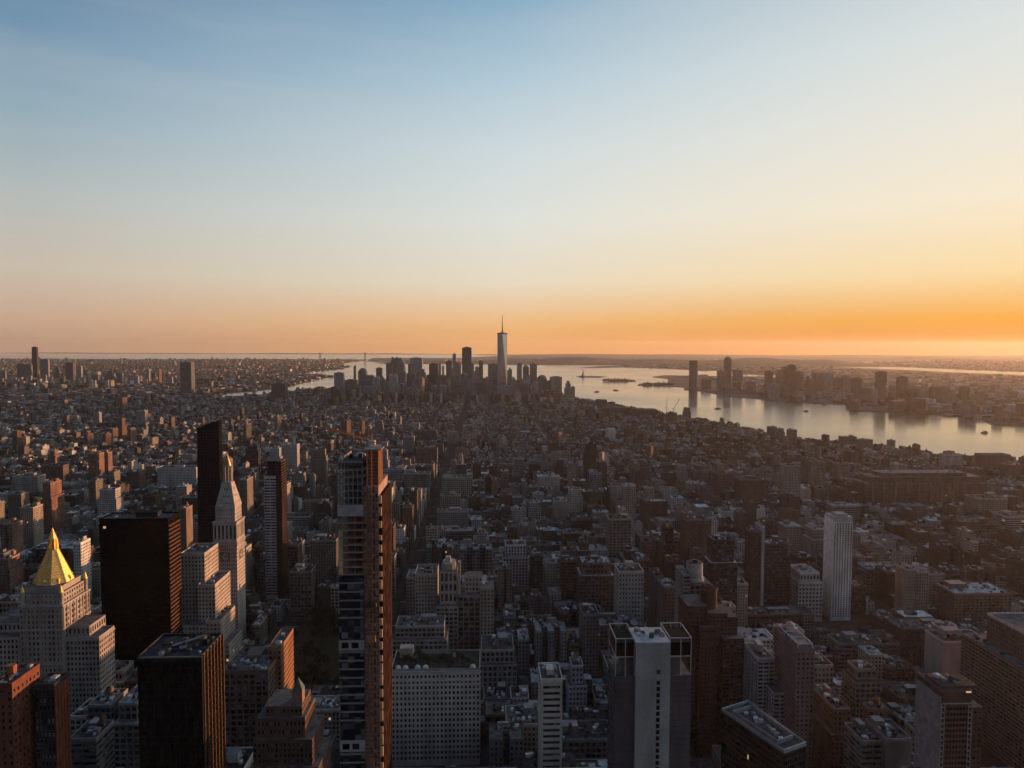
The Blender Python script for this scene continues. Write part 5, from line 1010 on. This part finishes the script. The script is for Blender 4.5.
# across the river, left
G3 = 'towers across the river on the left horizon'
far_tower(31.5, 36.5, 347, 6900, (.05, .045, .05), 'flat', label='very slim dark tower standing above the left horizon', grp=G3, anc='slim dark horizon tower', dy=24)
far_tower(180, 191, 362.5, 5000, (.13, .14, .15), 'flat', label='broad grey glass tower alone left of the downtown skyline', grp=G3, anc='broad lone glass tower')
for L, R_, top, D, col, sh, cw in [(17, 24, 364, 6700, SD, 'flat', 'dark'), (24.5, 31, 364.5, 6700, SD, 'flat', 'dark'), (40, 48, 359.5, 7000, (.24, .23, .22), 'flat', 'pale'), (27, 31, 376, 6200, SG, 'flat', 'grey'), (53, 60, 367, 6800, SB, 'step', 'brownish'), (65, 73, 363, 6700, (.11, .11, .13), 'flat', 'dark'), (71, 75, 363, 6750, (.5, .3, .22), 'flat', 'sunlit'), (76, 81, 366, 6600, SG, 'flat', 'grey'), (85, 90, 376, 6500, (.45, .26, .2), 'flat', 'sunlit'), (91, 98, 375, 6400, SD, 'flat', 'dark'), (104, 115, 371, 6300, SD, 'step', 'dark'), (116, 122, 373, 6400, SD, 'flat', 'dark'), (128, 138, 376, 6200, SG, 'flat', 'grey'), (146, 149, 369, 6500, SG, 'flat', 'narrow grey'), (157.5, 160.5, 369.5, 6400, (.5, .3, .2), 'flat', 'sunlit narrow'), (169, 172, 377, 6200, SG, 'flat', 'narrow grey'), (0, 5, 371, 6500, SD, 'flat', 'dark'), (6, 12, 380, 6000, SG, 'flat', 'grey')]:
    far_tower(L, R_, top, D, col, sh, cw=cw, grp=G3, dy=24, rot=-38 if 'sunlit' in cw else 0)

# suspension bridge at the harbour mouth
def PZ(px, py, D): x, z = XZ(px, py, D); return x, z
bxa, bxb = PZ(320, 351, 13900)[0], PZ(365, 351, 14700)[0]; za, zb2 = 215, 215; T = thing('suspension_bridge', 'long suspension bridge with two towers at the harbour mouth', 'bridge', ((bxa+bxb)/2, 14300, 1)); O = ((bxa+bxb)/2, 14300, 1)
P1 = np.array((bxa, 13900.)); P2 = np.array((bxb, 14700.)); dv = (P2-P1)
for p in (P1, P2):
    m = MB()
    for s in (-15, 15): box(m, p[0]+s-5, p[0]+s+5, p[1]-8, p[1]+8, 0, 211, (.16, .16, .17))
    for q in (60, 130, 200): box(m, p[0]-15, p[0]+15, p[1]-4, p[1]+4, q, q+10, (.16, .16, .17))
    m.build('bridge_tower', T, O)
m = MB(); a = P1-dv*.5; b = P2+dv*.5; bar(m, (a[0], a[1], 70), (b[0], b[1], 70), 9, (.2, .2, .2)); m.build('deck', T, O)
m = MB()
for i in range(40):
    f = lambda t: 205 - (1-abs(2*((t+.5) % 1)-1))*0 - 128*(1-(2*abs(t-.5))**2) if 0 <= t <= 1 else 205-135*min(1, (abs(t-.5)-.5)/.5)
    t0, t1 = -.5+i*2/40, -.5+(i+1)*2/40; p = P1+dv*t0; q = P1+dv*t1; bar(m, (*p, f(t0)), (*q, f(t1)), 3, (.16, .16, .16))
m.build('cable', T, O)
# statue island
sx, sy = G(583, 376.7, 3); T = thing('statue', 'green statue on a tall pedestal on the harbour island', 'statue', (sx, sy, 3)); O = (sx, sy, 3)
m = MB(); prism(m, ngon(sx, sy, 45, 11), 3, 14, (.3, .29, .27)); frustum(m, ngon(sx, sy, 14, 4), 14, ngon(sx, sy, 9, 4), 47, (.34, .32, .3)); m.build('pedestal', T, O)
m = MB(); frustum(m, ngon(sx, sy, 6, 8), 47, ngon(sx, sy, 3.6, 8), 74, (.12, .2, .17)); frustum(m, ngon(sx, sy, 3.6, 8), 74, ngon(sx, sy, 1.6, 8), 79, (.12, .2, .17)); prism(m, ngon(sx, sy, 1.9, 8), 79, 83, (.12, .2, .17)); bar(m, (sx-3, sy, 76), (sx-5, sy, 91), 1.6, (.12, .2, .17)); prism(m, ngon(sx-5, sy, 1.6, 6), 91, 95, (.5, .4, .1)); m.build('figure', T, O)
rr = random.Random(3)
for pxs, nm in (((608, 634), 'island_hall'), ((640, 668), 'terminal_hall')):
    for k in range(4):
        a = rr.uniform(*pxs); x_, y_ = G(a, 381 if nm == 'island_hall' else 385, 3); m = MB(); w_ = rr.uniform(35, 60); prism(m, rect(x_-w_, x_+w_, y_-18, y_+18), 3, 16, (.22, .14, .11), 'masonry', (.6, .5, .4)); h = 24
        m.add([(x_-w_, y_-18, 16), (x_+w_, y_-18, 16), (x_+w_, y_, h), (x_-w_, y_, h)], 'plain', (.15, .15, .14)); m.add([(x_+w_, y_+18, 16), (x_-w_, y_+18, 16), (x_-w_, y_, h), (x_+w_, y_, h)], 'plain', (.15, .15, .14)); box(m, x_-5, x_+5, y_-22, y_-12, 3, 34, (.25, .15, .12))
        o = m.build(nm, None, (x_, y_, 3)); tag(o, 'low brick hall with a turret on the island in the harbour' if nm == 'island_hall' else 'low brick hall with a turret on the park spit by the harbour', 'hall', 'halls on the harbour island' if nm == 'island_hall' else 'halls on the park spit')
# boats
for px_, py_, ln, ang, lab in ((718, 409, 42, .2, 'ferry in mid river below the round-topped riverbank tower'), (597, 392, 55, .5, 'small dark boat left of the other boats near the downtown tip'), (616, 390.5, 50, -.3, 'small dark boat right of another one near the downtown tip'), (806, 411.5, 34, .1, 'small boat close to the brown towers of the far bank'), (985, 433, 30, .15, 'ferry at the right edge of the river trailing a wake'), (824, 405.5, 30, 0, 'small moored boat by the far bank pier')):
    x_, y_ = G(px_, py_, 0); O = (x_, y_, 0); T = thing('boat', lab, 'boat', O); c, s = math.cos(ang), math.sin(ang)
    tr = lambda pts: [(x_+p*c-q*s, y_+p*s+q*c) for p, q in pts]
    m = MB(); hl = [(-ln/2, -5), (ln*.3, -5), (ln/2, 0), (ln*.3, 5), (-ln/2, 5)]; frustum(m, tr([(a*.94, b*.8) for a, b in hl]), -.5, tr(hl), 3, (.07, .06, .06)); m.build('hull', T, O)
    m = MB(); prism(m, tr([(-ln*.36, -4), (ln*.22, -4), (ln*.22, 4), (-ln*.36, 4)]), 3, 6.4, (.35, .33, .3)); prism(m, tr([(-ln*.1, -3), (ln*.15, -3), (ln*.15, 3), (-ln*.1, 3)]), 6.4, 9, (.4, .38, .35)); m.build('cabin', T, O)
    if ln in (42, 30) and px_ > 700:
        m = MB(); L_ = 260 if px_ > 900 else 120; m.add([(*p, .05) for p in tr([(-ln/2-L_, -1), (-ln/2, -4), (-ln/2, 4), (-ln/2-L_, 1)])], 'foam'); o = m.build('wake'); o['kind'] = 'stuff'
# harbour cranes
for px_, D, top, lean, lab in ((667, 3300, 398, 0.04, 'upright thin tower crane on the near river bank'), (674, 3250, 399, .55, 'leaning thin tower crane right of the upright one')):
    x_, z_ = XZ(px_, top, D); O = (x_, D, 2); T = thing('tower_crane', lab, 'crane', O); m = MB(); bar(m, (x_, D, 2), (x_, D, z_*.55), 2.2, (.4, .3, .28)); m.build('mast', T, O)
    m = MB(); bar(m, (x_, D, z_*.55), (x_+lean*50-2, D, z_), 1.5, (.45, .3, .28)); m.build('jib', T, O); m = MB(); bar(m, (x_, D, z_*.55), (x_-10, D, z_*.55+2), 2.4, (.4, .4, .4)); m.build('counter_jib', T, O)

# ------------------------------------------------------------------ the city fabric
def inpoly(xs, ys, poly):
    r = np.zeros(len(xs), bool); n = len(poly); j = n-1
    for i in range(n):
        xi, yi = poly[i]; xj, yj = poly[j]
        if yi != yj: r ^= ((yi > ys) != (yj > ys)) & (xs < (xj-xi)*(ys-yi)/(yj-yi)+xi)
        j = i
    return r
rs = random.Random(21); CITY = []
PAL = [((.14, .095, .08), 'reddish brick'), ((.105, .088, .076), 'brown brick'), ((.22, .20, .165), 'tan'), ((.36, .34, .305), 'pale stone'), ((.20, .205, .21), 'grey'), ((.085, .085, .088), 'dark grey'), ((.52, .51, .49), 'off-white'), ((.32, .29, .245), 'cream'), ((.065, .06, .056), 'dark brown')]
def height(x, y):
    if y < 1000: h = rs.lognormvariate(3.45 if x < 200 else 3.2, .48); h = min(h, 75) if rs.random() < .975 else rs.uniform(60, 100)
    elif y < 1800: h = rs.lognormvariate(3.1 if -600 < x < 500 else 2.85, .42); h = min(h, 55) if rs.random() < .92 else rs.uniform(38, 66)
    elif y < 4100: h = rs.lognormvariate(2.7, .3) if rs.random() < .965 else rs.uniform(26, 48)
    elif y > 4100 and -1100 < x < 420: h = rs.lognormvariate(4.1, .45)
    else: h = rs.lognormvariate(2.8, .3)
    if x > 500 and y > 3000: h = min(h, 24)
    if x < -900 and y > 1200: h = min(h, 30) if rs.random() < .97 else min(h*2, 62)
    if x > 600 and 900 < y < 1900: h *= .72
    if x < -300 and 1000 < y < 3500: h *= .85
    return max(9, min(h, 150))
def region_rot(x, y):
    if y < 1900: return 0
    if x > 350: return R(26)
    if x < -300: return R(-9)
    return 0
for i in range(len(AVX)-1):
    for j in range(68):
        y0 = 60+80*j+9; y1 = y0+62; xa, xb = AVX[i]+17, AVX[i+1]-17
        if y1 < 380 or y0 > 5600: continue
        if xb < -.72*y1-60: continue
        for row in (0, 1):
            ya, yb = (y0, y0+30.5) if row == 0 else (y0+31, y1)
            fine = y0 > 1800
            x = xa; corner = True
            while x < xb-6:
                w = rs.uniform(14, 34) if y0 < 1000 else rs.uniform(10, 28) if y0 < 1900 else rs.uniform(7, 19)
                if rs.random() < (.22 if y0 < 1900 else .1): w *= 2
                if x+w > xb-6: w = xb-x
                d = (yb-ya)*(rs.uniform(.5, .85) if fine else rs.uniform(.72, 1)); yy0 = ya if row == 0 else yb-d
                h = height(x, y0); 
                if w > 24: h *= 1.12
                edge = (x-xa < 30) or (xb-x-w < 30)
                h *= 1.22 if edge else .86
                if y0 < 1750 and (abs(x+w/2+106) < 62 or abs(x+w/2-238) < 50): h = max(h*1.35, 24)
                CITY.append([x, x+w-.4, yy0, yy0+d, h]); x += w
C = np.array(CITY); cxm = (C[:, 0]+C[:, 1])/2; cym = (C[:, 2]+C[:, 3])/2
rotv = np.array([region_rot(a, b) for a, b in zip(cxm, cym)])
keep = inpoly(cxm, cym, MANH) & (cxm > -.72*cym-80) & (cxm < .80*cym+90)
for dx, dy in ((-22, -22), (22, 22), (22, -22), (-22, 22)): keep &= inpoly(cxm+dx, cym+dy, MANH)
# rotated quarters: turn each lot about its block centre
bc = np.stack([(np.floor(cxm/290)+.5)*290, (np.floor(cym/240)+.5)*240], 1)
oc = np.array(OCC)
def overlaps(C): return (C[:, 0][:, None] < oc[:, 1]) & (C[:, 1][:, None] > oc[:, 0]) & (C[:, 2][:, None] < oc[:, 3]) & (C[:, 3][:, None] > oc[:, 2])
for _ in range(4):
    ii, jj = np.nonzero(overlaps(C))
    for i in dict.fromkeys(ii.tolist()):
        x0, x1, y0, y1 = C[i, :4]; o0, o1, o2, o3 = oc[jj[ii == i][0]]
        c = [(x0, min(x1, o0), y0, y1), (max(x0, o1), x1, y0, y1), (x0, x1, y0, min(y1, o2)), (x0, x1, max(y0, o3), y1)]
        c = [q if q[1]-q[0] >= 7 and q[3]-q[2] >= 7 else (0, 0, 0, 0) for q in c]; q = max(c, key=lambda q: (q[1]-q[0])*(q[3]-q[2]))
        if q[1] > q[0]: C[i, :4] = q
keep &= ~overlaps(C).any(1); cxm = (C[:, 0]+C[:, 1])/2; cym = (C[:, 2]+C[:, 3])/2
C = C[keep]; cxm = cxm[keep]; cym = cym[keep]; rotv = rotv[keep]; bc = bc[keep]
ca, sa = np.cos(rotv), np.sin(rotv); dx, dy = cxm-bc[:, 0], cym-bc[:, 1]; nx = bc[:, 0]+dx*ca-dy*sa; ny = bc[:, 1]+dx*sa+dy*ca
sh_ = np.stack([nx-cxm, nx-cxm, ny-cym, ny-cym], 1); C[:, :4] += sh_; cxm, cym = nx, ny
k2 = ~((C[:, 0][:, None] < oc[:, 1]) & (C[:, 1][:, None] > oc[:, 0]) & (C[:, 2][:, None] < oc[:, 3]) & (C[:, 3][:, None] > oc[:, 2])).any(1)
for dx, dy in ((-15, -15), (15, 15), (15, -15), (-15, 15)): k2 &= inpoly(cxm+dx, cym+dy, MANH)
C = C[k2]; cxm = cxm[k2]; cym = cym[k2]; rotv = rotv[k2]
# cap heights so that the buildings the photograph shows stay visible
pxl = projn(np.stack([C[:, 0], C[:, 2], C[:, 4]], 1))[0]; pxr = projn(np.stack([C[:, 1], C[:, 2], C[:, 4]], 1))[0]
pl = np.minimum(pxl, projn(np.stack([C[:, 0], C[:, 3], C[:, 4]], 1))[0]); pr = np.maximum(pxr, projn(np.stack([C[:, 1], C[:, 3], C[:, 4]], 1))[0])
for (L, R_, vy, D) in PROT:
    hit = (pl < R_) & (pr > L) & (C[:, 2] < D)
    # height whose roof projects at row vy
    r = ray((L+R_)/2, vy); hmax = CAMH + r[2]/r[1]*C[:, 3]
    C[:, 4] = np.where(hit, np.minimum(C[:, 4], hmax), C[:, 4])
ok = C[:, 4] > 7.0
C = C[ok]; cxm = cxm[ok]; cym = cym[ok]; rotv = rotv[ok]; n = len(C)
rng = np.random.default_rng(5)
ci = rng.choice(len(PAL), n, p=[.17, .15, .13, .12, .13, .09, .09, .07, .05]); COLV = np.array([PAL[k][0] for k in ci]) * rng.uniform(.65, 1.1, (n, 1))
# painter's visibility to find which lots show largest
buf = np.full((384, 512), -1, int); order = np.argsort(-C[:, 2])
tl = projn(np.stack([C[:, 0], C[:, 2], C[:, 4]], 1)); trr = projn(np.stack([C[:, 1], C[:, 2], C[:, 4]], 1)); bk = projn(np.stack([cxm, C[:, 3], C[:, 4]], 1)); bt = projn(np.stack([cxm, C[:, 2], np.full(n, 2)], 1))
boxes = [(float(D), int(L/2), int(R_/2), None, int(vy/2), -2) for (L, R_, vy, D) in PROT]
ev = [(C[k, 2], k) for k in range(n)] + [(p[3], -2-i) for i, p in enumerate(PROT)]
ev.sort(key=lambda t: -t[0])
for d, k in ev:
    if k >= 0:
        a, b, t, u = int(min(pl[k] if 0 else tl[0][k], trr[0][k])/2), int(max(tl[0][k], trr[0][k])/2)+1, int(min(bk[1][k], tl[1][k])/2), int(bt[1][k]/2)+1
    else:
        L, R_, vy, D = PROT[-2-k]; a, b, t, u = int(L/2), int(R_/2), int(vy/2)-14, 384
    a, b, t, u = max(a, 0), min(b, 512), max(t, 0), min(u, 384)
    if a < b and t < u: buf[t:u, a:b] = k
ids, cnt = np.unique(buf[buf >= 0], return_counts=True)
o_ = np.argsort(-cnt); NIND = 150
chosen = set(int(ids[k]) for k in o_[:NIND])
SL = ['punch', 'punch', 'loft', 'small', 'small', 'grid', 'ribbon', 'punch']
for k in sorted(chosen):
    x0, x1, y0, y1, h = C[k]; sty = SL[k % 8]; cw = PAL[ci[k]][1]
    nm = 'brick_building' if 'brick' in cw else ('loft_building' if h < 45 else 'office_block')
    near_building(x0, x1, y0, y1, h, COLV[k], sty if h > 16 else 'punch', 'building', cw, nm, rotv[k], geo=(y0 < 1000))
# everything smaller goes into one mass
M = MB()
def boxes_np(M, cx, cy, hx, hy, z0, z1, rot, col, win=None, mat='masonry', rcol=None, rmat='roofing'):
    n = len(cx); c, s = np.cos(rot), np.sin(rot); P = np.empty((n, 4, 2))
    for i, (a, b) in enumerate(((-1, -1), (1, -1), (1, 1), (-1, 1))):
        P[:, i, 0] = cx + a*hx*c - b*hy*s; P[:, i, 1] = cy + a*hx*s + b*hy*c
    z0 = np.broadcast_to(z0, (n,)); z1 = np.broadcast_to(z1, (n,))
    for i in range(4):
        j = (i+1) % 4; Q = np.empty((n, 4, 3)); Q[:, 0, :2] = P[:, i]; Q[:, 1, :2] = P[:, j]; Q[:, 2, :2] = P[:, j]; Q[:, 3, :2] = P[:, i]
        Q[:, 0, 2] = z0; Q[:, 1, 2] = z0; Q[:, 2, 2] = z1; Q[:, 3, 2] = z1; L = np.linalg.norm(P[:, j]-P[:, i], axis=1)
        uv = np.zeros((n, 4, 2)); uv[:, 1, 0] = L; uv[:, 2, 0] = L; uv[:, :, 1] = Q[:, :, 2]; uv[:, :, 0] += (cx*7.3 % 50)[:, None]
        M.add(Q, mat, col, uv, win)
    Q = np.empty((n, 4, 3)); Q[:, :, :2] = P; Q[:, :, 2] = z1[:, None]; M.add(Q, rmat, col if rcol is None else rcol)
rest = np.array([k for k in range(n) if k not in chosen]); Cr = C[rest]; nr = len(rest)
wv = np.stack([rng.uniform(.26, .42, nr), rng.uniform(.31, .42, nr), rng.choice([.35, .45, .55, .7, .0], nr, p=[.3, .3, .2, .12, .08])], 1)
RC = np.array([(.08, .08, .085), (.13, .13, .14), (.20, .20, .215), (.38, .39, .43), (.55, .56, .59), (.10, .09, .08), (.16, .12, .10)])
rcol = RC[rng.choice(7, nr, p=[.30, .22, .13, .10, .08, .10, .07])]
cx_, cy_ = (Cr[:, 0]+Cr[:, 1])/2, (Cr[:, 2]+Cr[:, 3])/2; hx, hy = (Cr[:, 1]-Cr[:, 0])/2, (Cr[:, 3]-Cr[:, 2])/2; rt = rotv[rest]
boxes_np(M, cx_, cy_, hx, hy, 2.0, Cr[:, 4], rt, COLV[rest], wv, rcol=rcol)
def on_roof(sel, fx, fy, sx, sy, hz, col, off=0):
    c, s = np.cos(rt[sel]), np.sin(rt[sel]); lx = fx*hx[sel]; ly = fy*hy[sel]
    boxes_np(M, cx_[sel]+lx*c-ly*s, cy_[sel]+lx*s+ly*c, sx, sy, Cr[sel, 4]+off, Cr[sel, 4]+off+hz, rt[sel], col, None, 'plain', None, 'plain')
for _ in range(7):
    sel = np.nonzero((rng.random(nr) < (.85 if _ == 0 else .6)) & (cy_ < (5600, 4200, 3400, 2700, 2100, 1800, 1500)[_]))[0]; q = len(sel)
    g = rng.choice([.03, .07, .15, .35, .65], (q, 1), p=[.25, .25, .2, .18, .12]); on_roof(sel, rng.uniform(-.6, .6, q), rng.uniform(-.5, .6, q), np.minimum(rng.uniform(1.2, 3.4, q), hx[sel]*.38), np.minimum(rng.uniform(1.2, 3.8, q), hy[sel]*.38), rng.uniform(1.2, 4.5, q), np.where(rng.random((q, 1)) < .4, COLV[rest][sel]*1.0, g*np.array([[1, 1, 1.05]])))
sel = np.nonzero(cy_ < 2600)[0]; q = len(sel)                      # roof edge walls
for s in (-1, 1): on_roof(sel, np.zeros(q), np.full(q, s*.98), hx[sel], np.full(q, .25), np.full(q, .9), COLV[rest][sel]*1.15); 
for s in (-1, 1):
    c, s2 = np.cos(rt[sel]), np.sin(rt[sel]); lx = s*.98*hx[sel]; boxes_np(M, cx_[sel]+lx*c, cy_[sel]+lx*s2, np.full(q, .25), hy[sel]*.94, Cr[sel, 4], Cr[sel, 4]+.85, rt[sel], COLV[rest][sel]*1.15, None, 'plain', None, 'plain')
sel = np.nonzero((rng.random(nr) < .38) & (cy_ < 2300) & (hx > 4.5))[0]           # water tanks
for k in sel:
    x_, y_, z_ = cx_[k]+hx[k]*rng.uniform(-.4, .4), cy_[k]+hy[k]*rng.uniform(-.3, .5), Cr[k, 4]; tcx = (.13, .09, .065) if rng.random() < .7 else (.3, .3, .3)
    prism(M, ngon(x_, y_, 1.9, 8), z_+2.4, z_+6, tcx, 'plain', top=False); cone(M, ngon(x_, y_, 2.1, 8), z_+6, (x_, y_, z_+7.6), tcx, 'plain'); box(M, x_-1.3, x_+1.3, y_-1.3, y_+1.3, z_, z_+2.4, (.06, .06, .06))
# far shores: low roofs and scattered blocks
def scatter(poly, n, hmu, hs, ymax, xs, ys, size, tall=.02, tallr=(30, 70), col0=1.0):
    x = rng.uniform(*xs, n*3); t = rng.random(n*3)**1.6; y = ys[0]+(ys[1]-ys[0])*t
    k = inpoly(x, y, poly) & (x > -.74*y) & (x < .84*y+200); x, y = x[k][:n], y[k][:n]; m_ = len(x); h = np.minimum(rng.lognormal(hmu, hs, m_), 60); tl_ = rng.random(m_) < tall; h[tl_] = rng.uniform(*tallr, tl_.sum())
    X0 = (x[:, None] < oc[:, 1]) & (x[:, None] > oc[:, 0]) & (y[:, None] < oc[:, 3]) & (y[:, None] > oc[:, 2]); k = ~X0.any(1)
    for wp in STRIPS: k &= ~inpoly(x, y, wp)
    x, y, h = x[k], y[k], h[k]; m_ = len(x)
    for (L, R_, vy, D) in PROT:
        if D < 3500: continue
        r = ray((L+R_)/2, vy); hm = CAMH + r[2]/r[1]*y; p_ = projn(np.stack([x, y, h], 1))[0]; h = np.where((p_ > L) & (p_ < R_) & (y < D), np.minimum(h, np.maximum(hm, 8)), h)
    col = np.array([p[0] for p in PAL])[rng.choice(9, m_)]*col0*rng.uniform(.7, 1.4, (m_, 1)); rc = RC[rng.choice(7, m_, p=[.2, .2, .2, .16, .08, .08, .08])]
    boxes_np(M, x, y, rng.uniform(*size, m_), rng.uniform(*size, m_), 2.5, h, rng.choice([0, .3, -.4, .7], m_), col, np.tile([.4, .36, .4], (m_, 1)), rcol=rc)
scatter(BROOK, 18000, 2.5, .35, 0, (-13500, -800), (3700, 18000), (8, 24), .015, (28, 55), .58)
scatter(BROOK, 260, 3.7, .35, 0, (-5200, -3000), (5400, 7400), (10, 18), .2, (50, 95))
scatter(NJL, 11000, 2.4, .4, 0, (2400, 15000), (3000, 18000), (10, 40), .012, (25, 50))
scatter(NJL, 420, 3.2, .45, 0, (1900, 4200), (3300, 5800), (14, 30), .1, (40, 80))
scatter(STAT, 1500, 2.2, .3, 0, (-1000, 9000), (12500, 20000), (15, 45), 0)
cb = M.build('city_buildings'); cb['kind'] = 'stuff'

# ------------------------------------------------------------------ labels for the copied and scattered buildings
used = set(); groups = {}
for rec in AUTO:
    o, cw, kn, f, px_, py_, H = rec
    d = sorted(ANCH, key=lambda a: math.hypot(a[1]-px_, (a[2]-py_)*1.3))[0]; dx, dy = px_-d[1], py_-d[2]
    rel = ('left of' if dx < 0 else 'right of') if abs(dx) > abs(dy)*1.2 else ('beyond' if dy < 0 else 'in front of')
    rec += [d, rel, math.hypot(dx, dy)]; groups.setdefault((cw, kn, f, d[0], rel), []).append(rec)
DBG_LABELS = 0
ORD = ['nearest', 'second', 'third', 'fourth', 'fifth', 'sixth', 'seventh', 'eighth', 'ninth', 'tenth', 'eleventh', 'twelfth']
for (cw, kn, f, an, rel), l in groups.items():
    l.sort(key=lambda r: r[-1])
    for i, r in enumerate(l):
        lead = '' if len(l) == 1 else ORD[min(i, 11)]+' '
        if 'brick' in cw and kn == 'brick building': kn = 'building'
        lab = f'{lead}{cw} {kn} with {f} {rel} the {an}'; ws = lab.split()
        if len(ws) > 16: lab = f'{lead}{cw} {kn} {rel} the {an}'
        if lab in used: lab = lab.replace(' with ', ' and ')
        used.add(lab); r[0]['label'] = lab
        if 'category' not in r[0].keys() or r[0]['category'] == 'building': r[0]['category'] = {'brick building': 'building', 'loft building': 'loft building', 'office block': 'office block', 'glass tower': 'glass tower', 'office tower': 'office tower', 'apartment tower': 'apartment tower', 'apartment block': 'apartment block'}.get(kn, 'building')

# ------------------------------------------------------------------ haze
m = MB(); HX = 33000; box(m, -HX, HX, -2500, HX, -1.2, 580, (1, 1, 1)); m.add([(-HX, -2500, -1.2), (-HX, HX, -1.2), (HX, HX, -1.2), (HX, -2500, -1.2)])
hz = m.build('haze'); hz['kind'] = 'stuff'; hz.data.materials.clear()
mt = bpy.data.materials.new('haze_air'); mt.use_nodes = True; t = mt.node_tree; t.nodes.clear(); ho = N(t, 'ShaderNodeOutputMaterial'); pvn = N(t, 'ShaderNodeVolumePrincipled'); t.links.new(pvn.outputs[0], ho.inputs['Volume'])
pvn.inputs['Color'].default_value = (.80, .80, .76, 1); pvn.inputs['Density'].default_value = 1.45e-5; pvn.inputs['Anisotropy'].default_value = .48
hz.data.materials.append(mt)
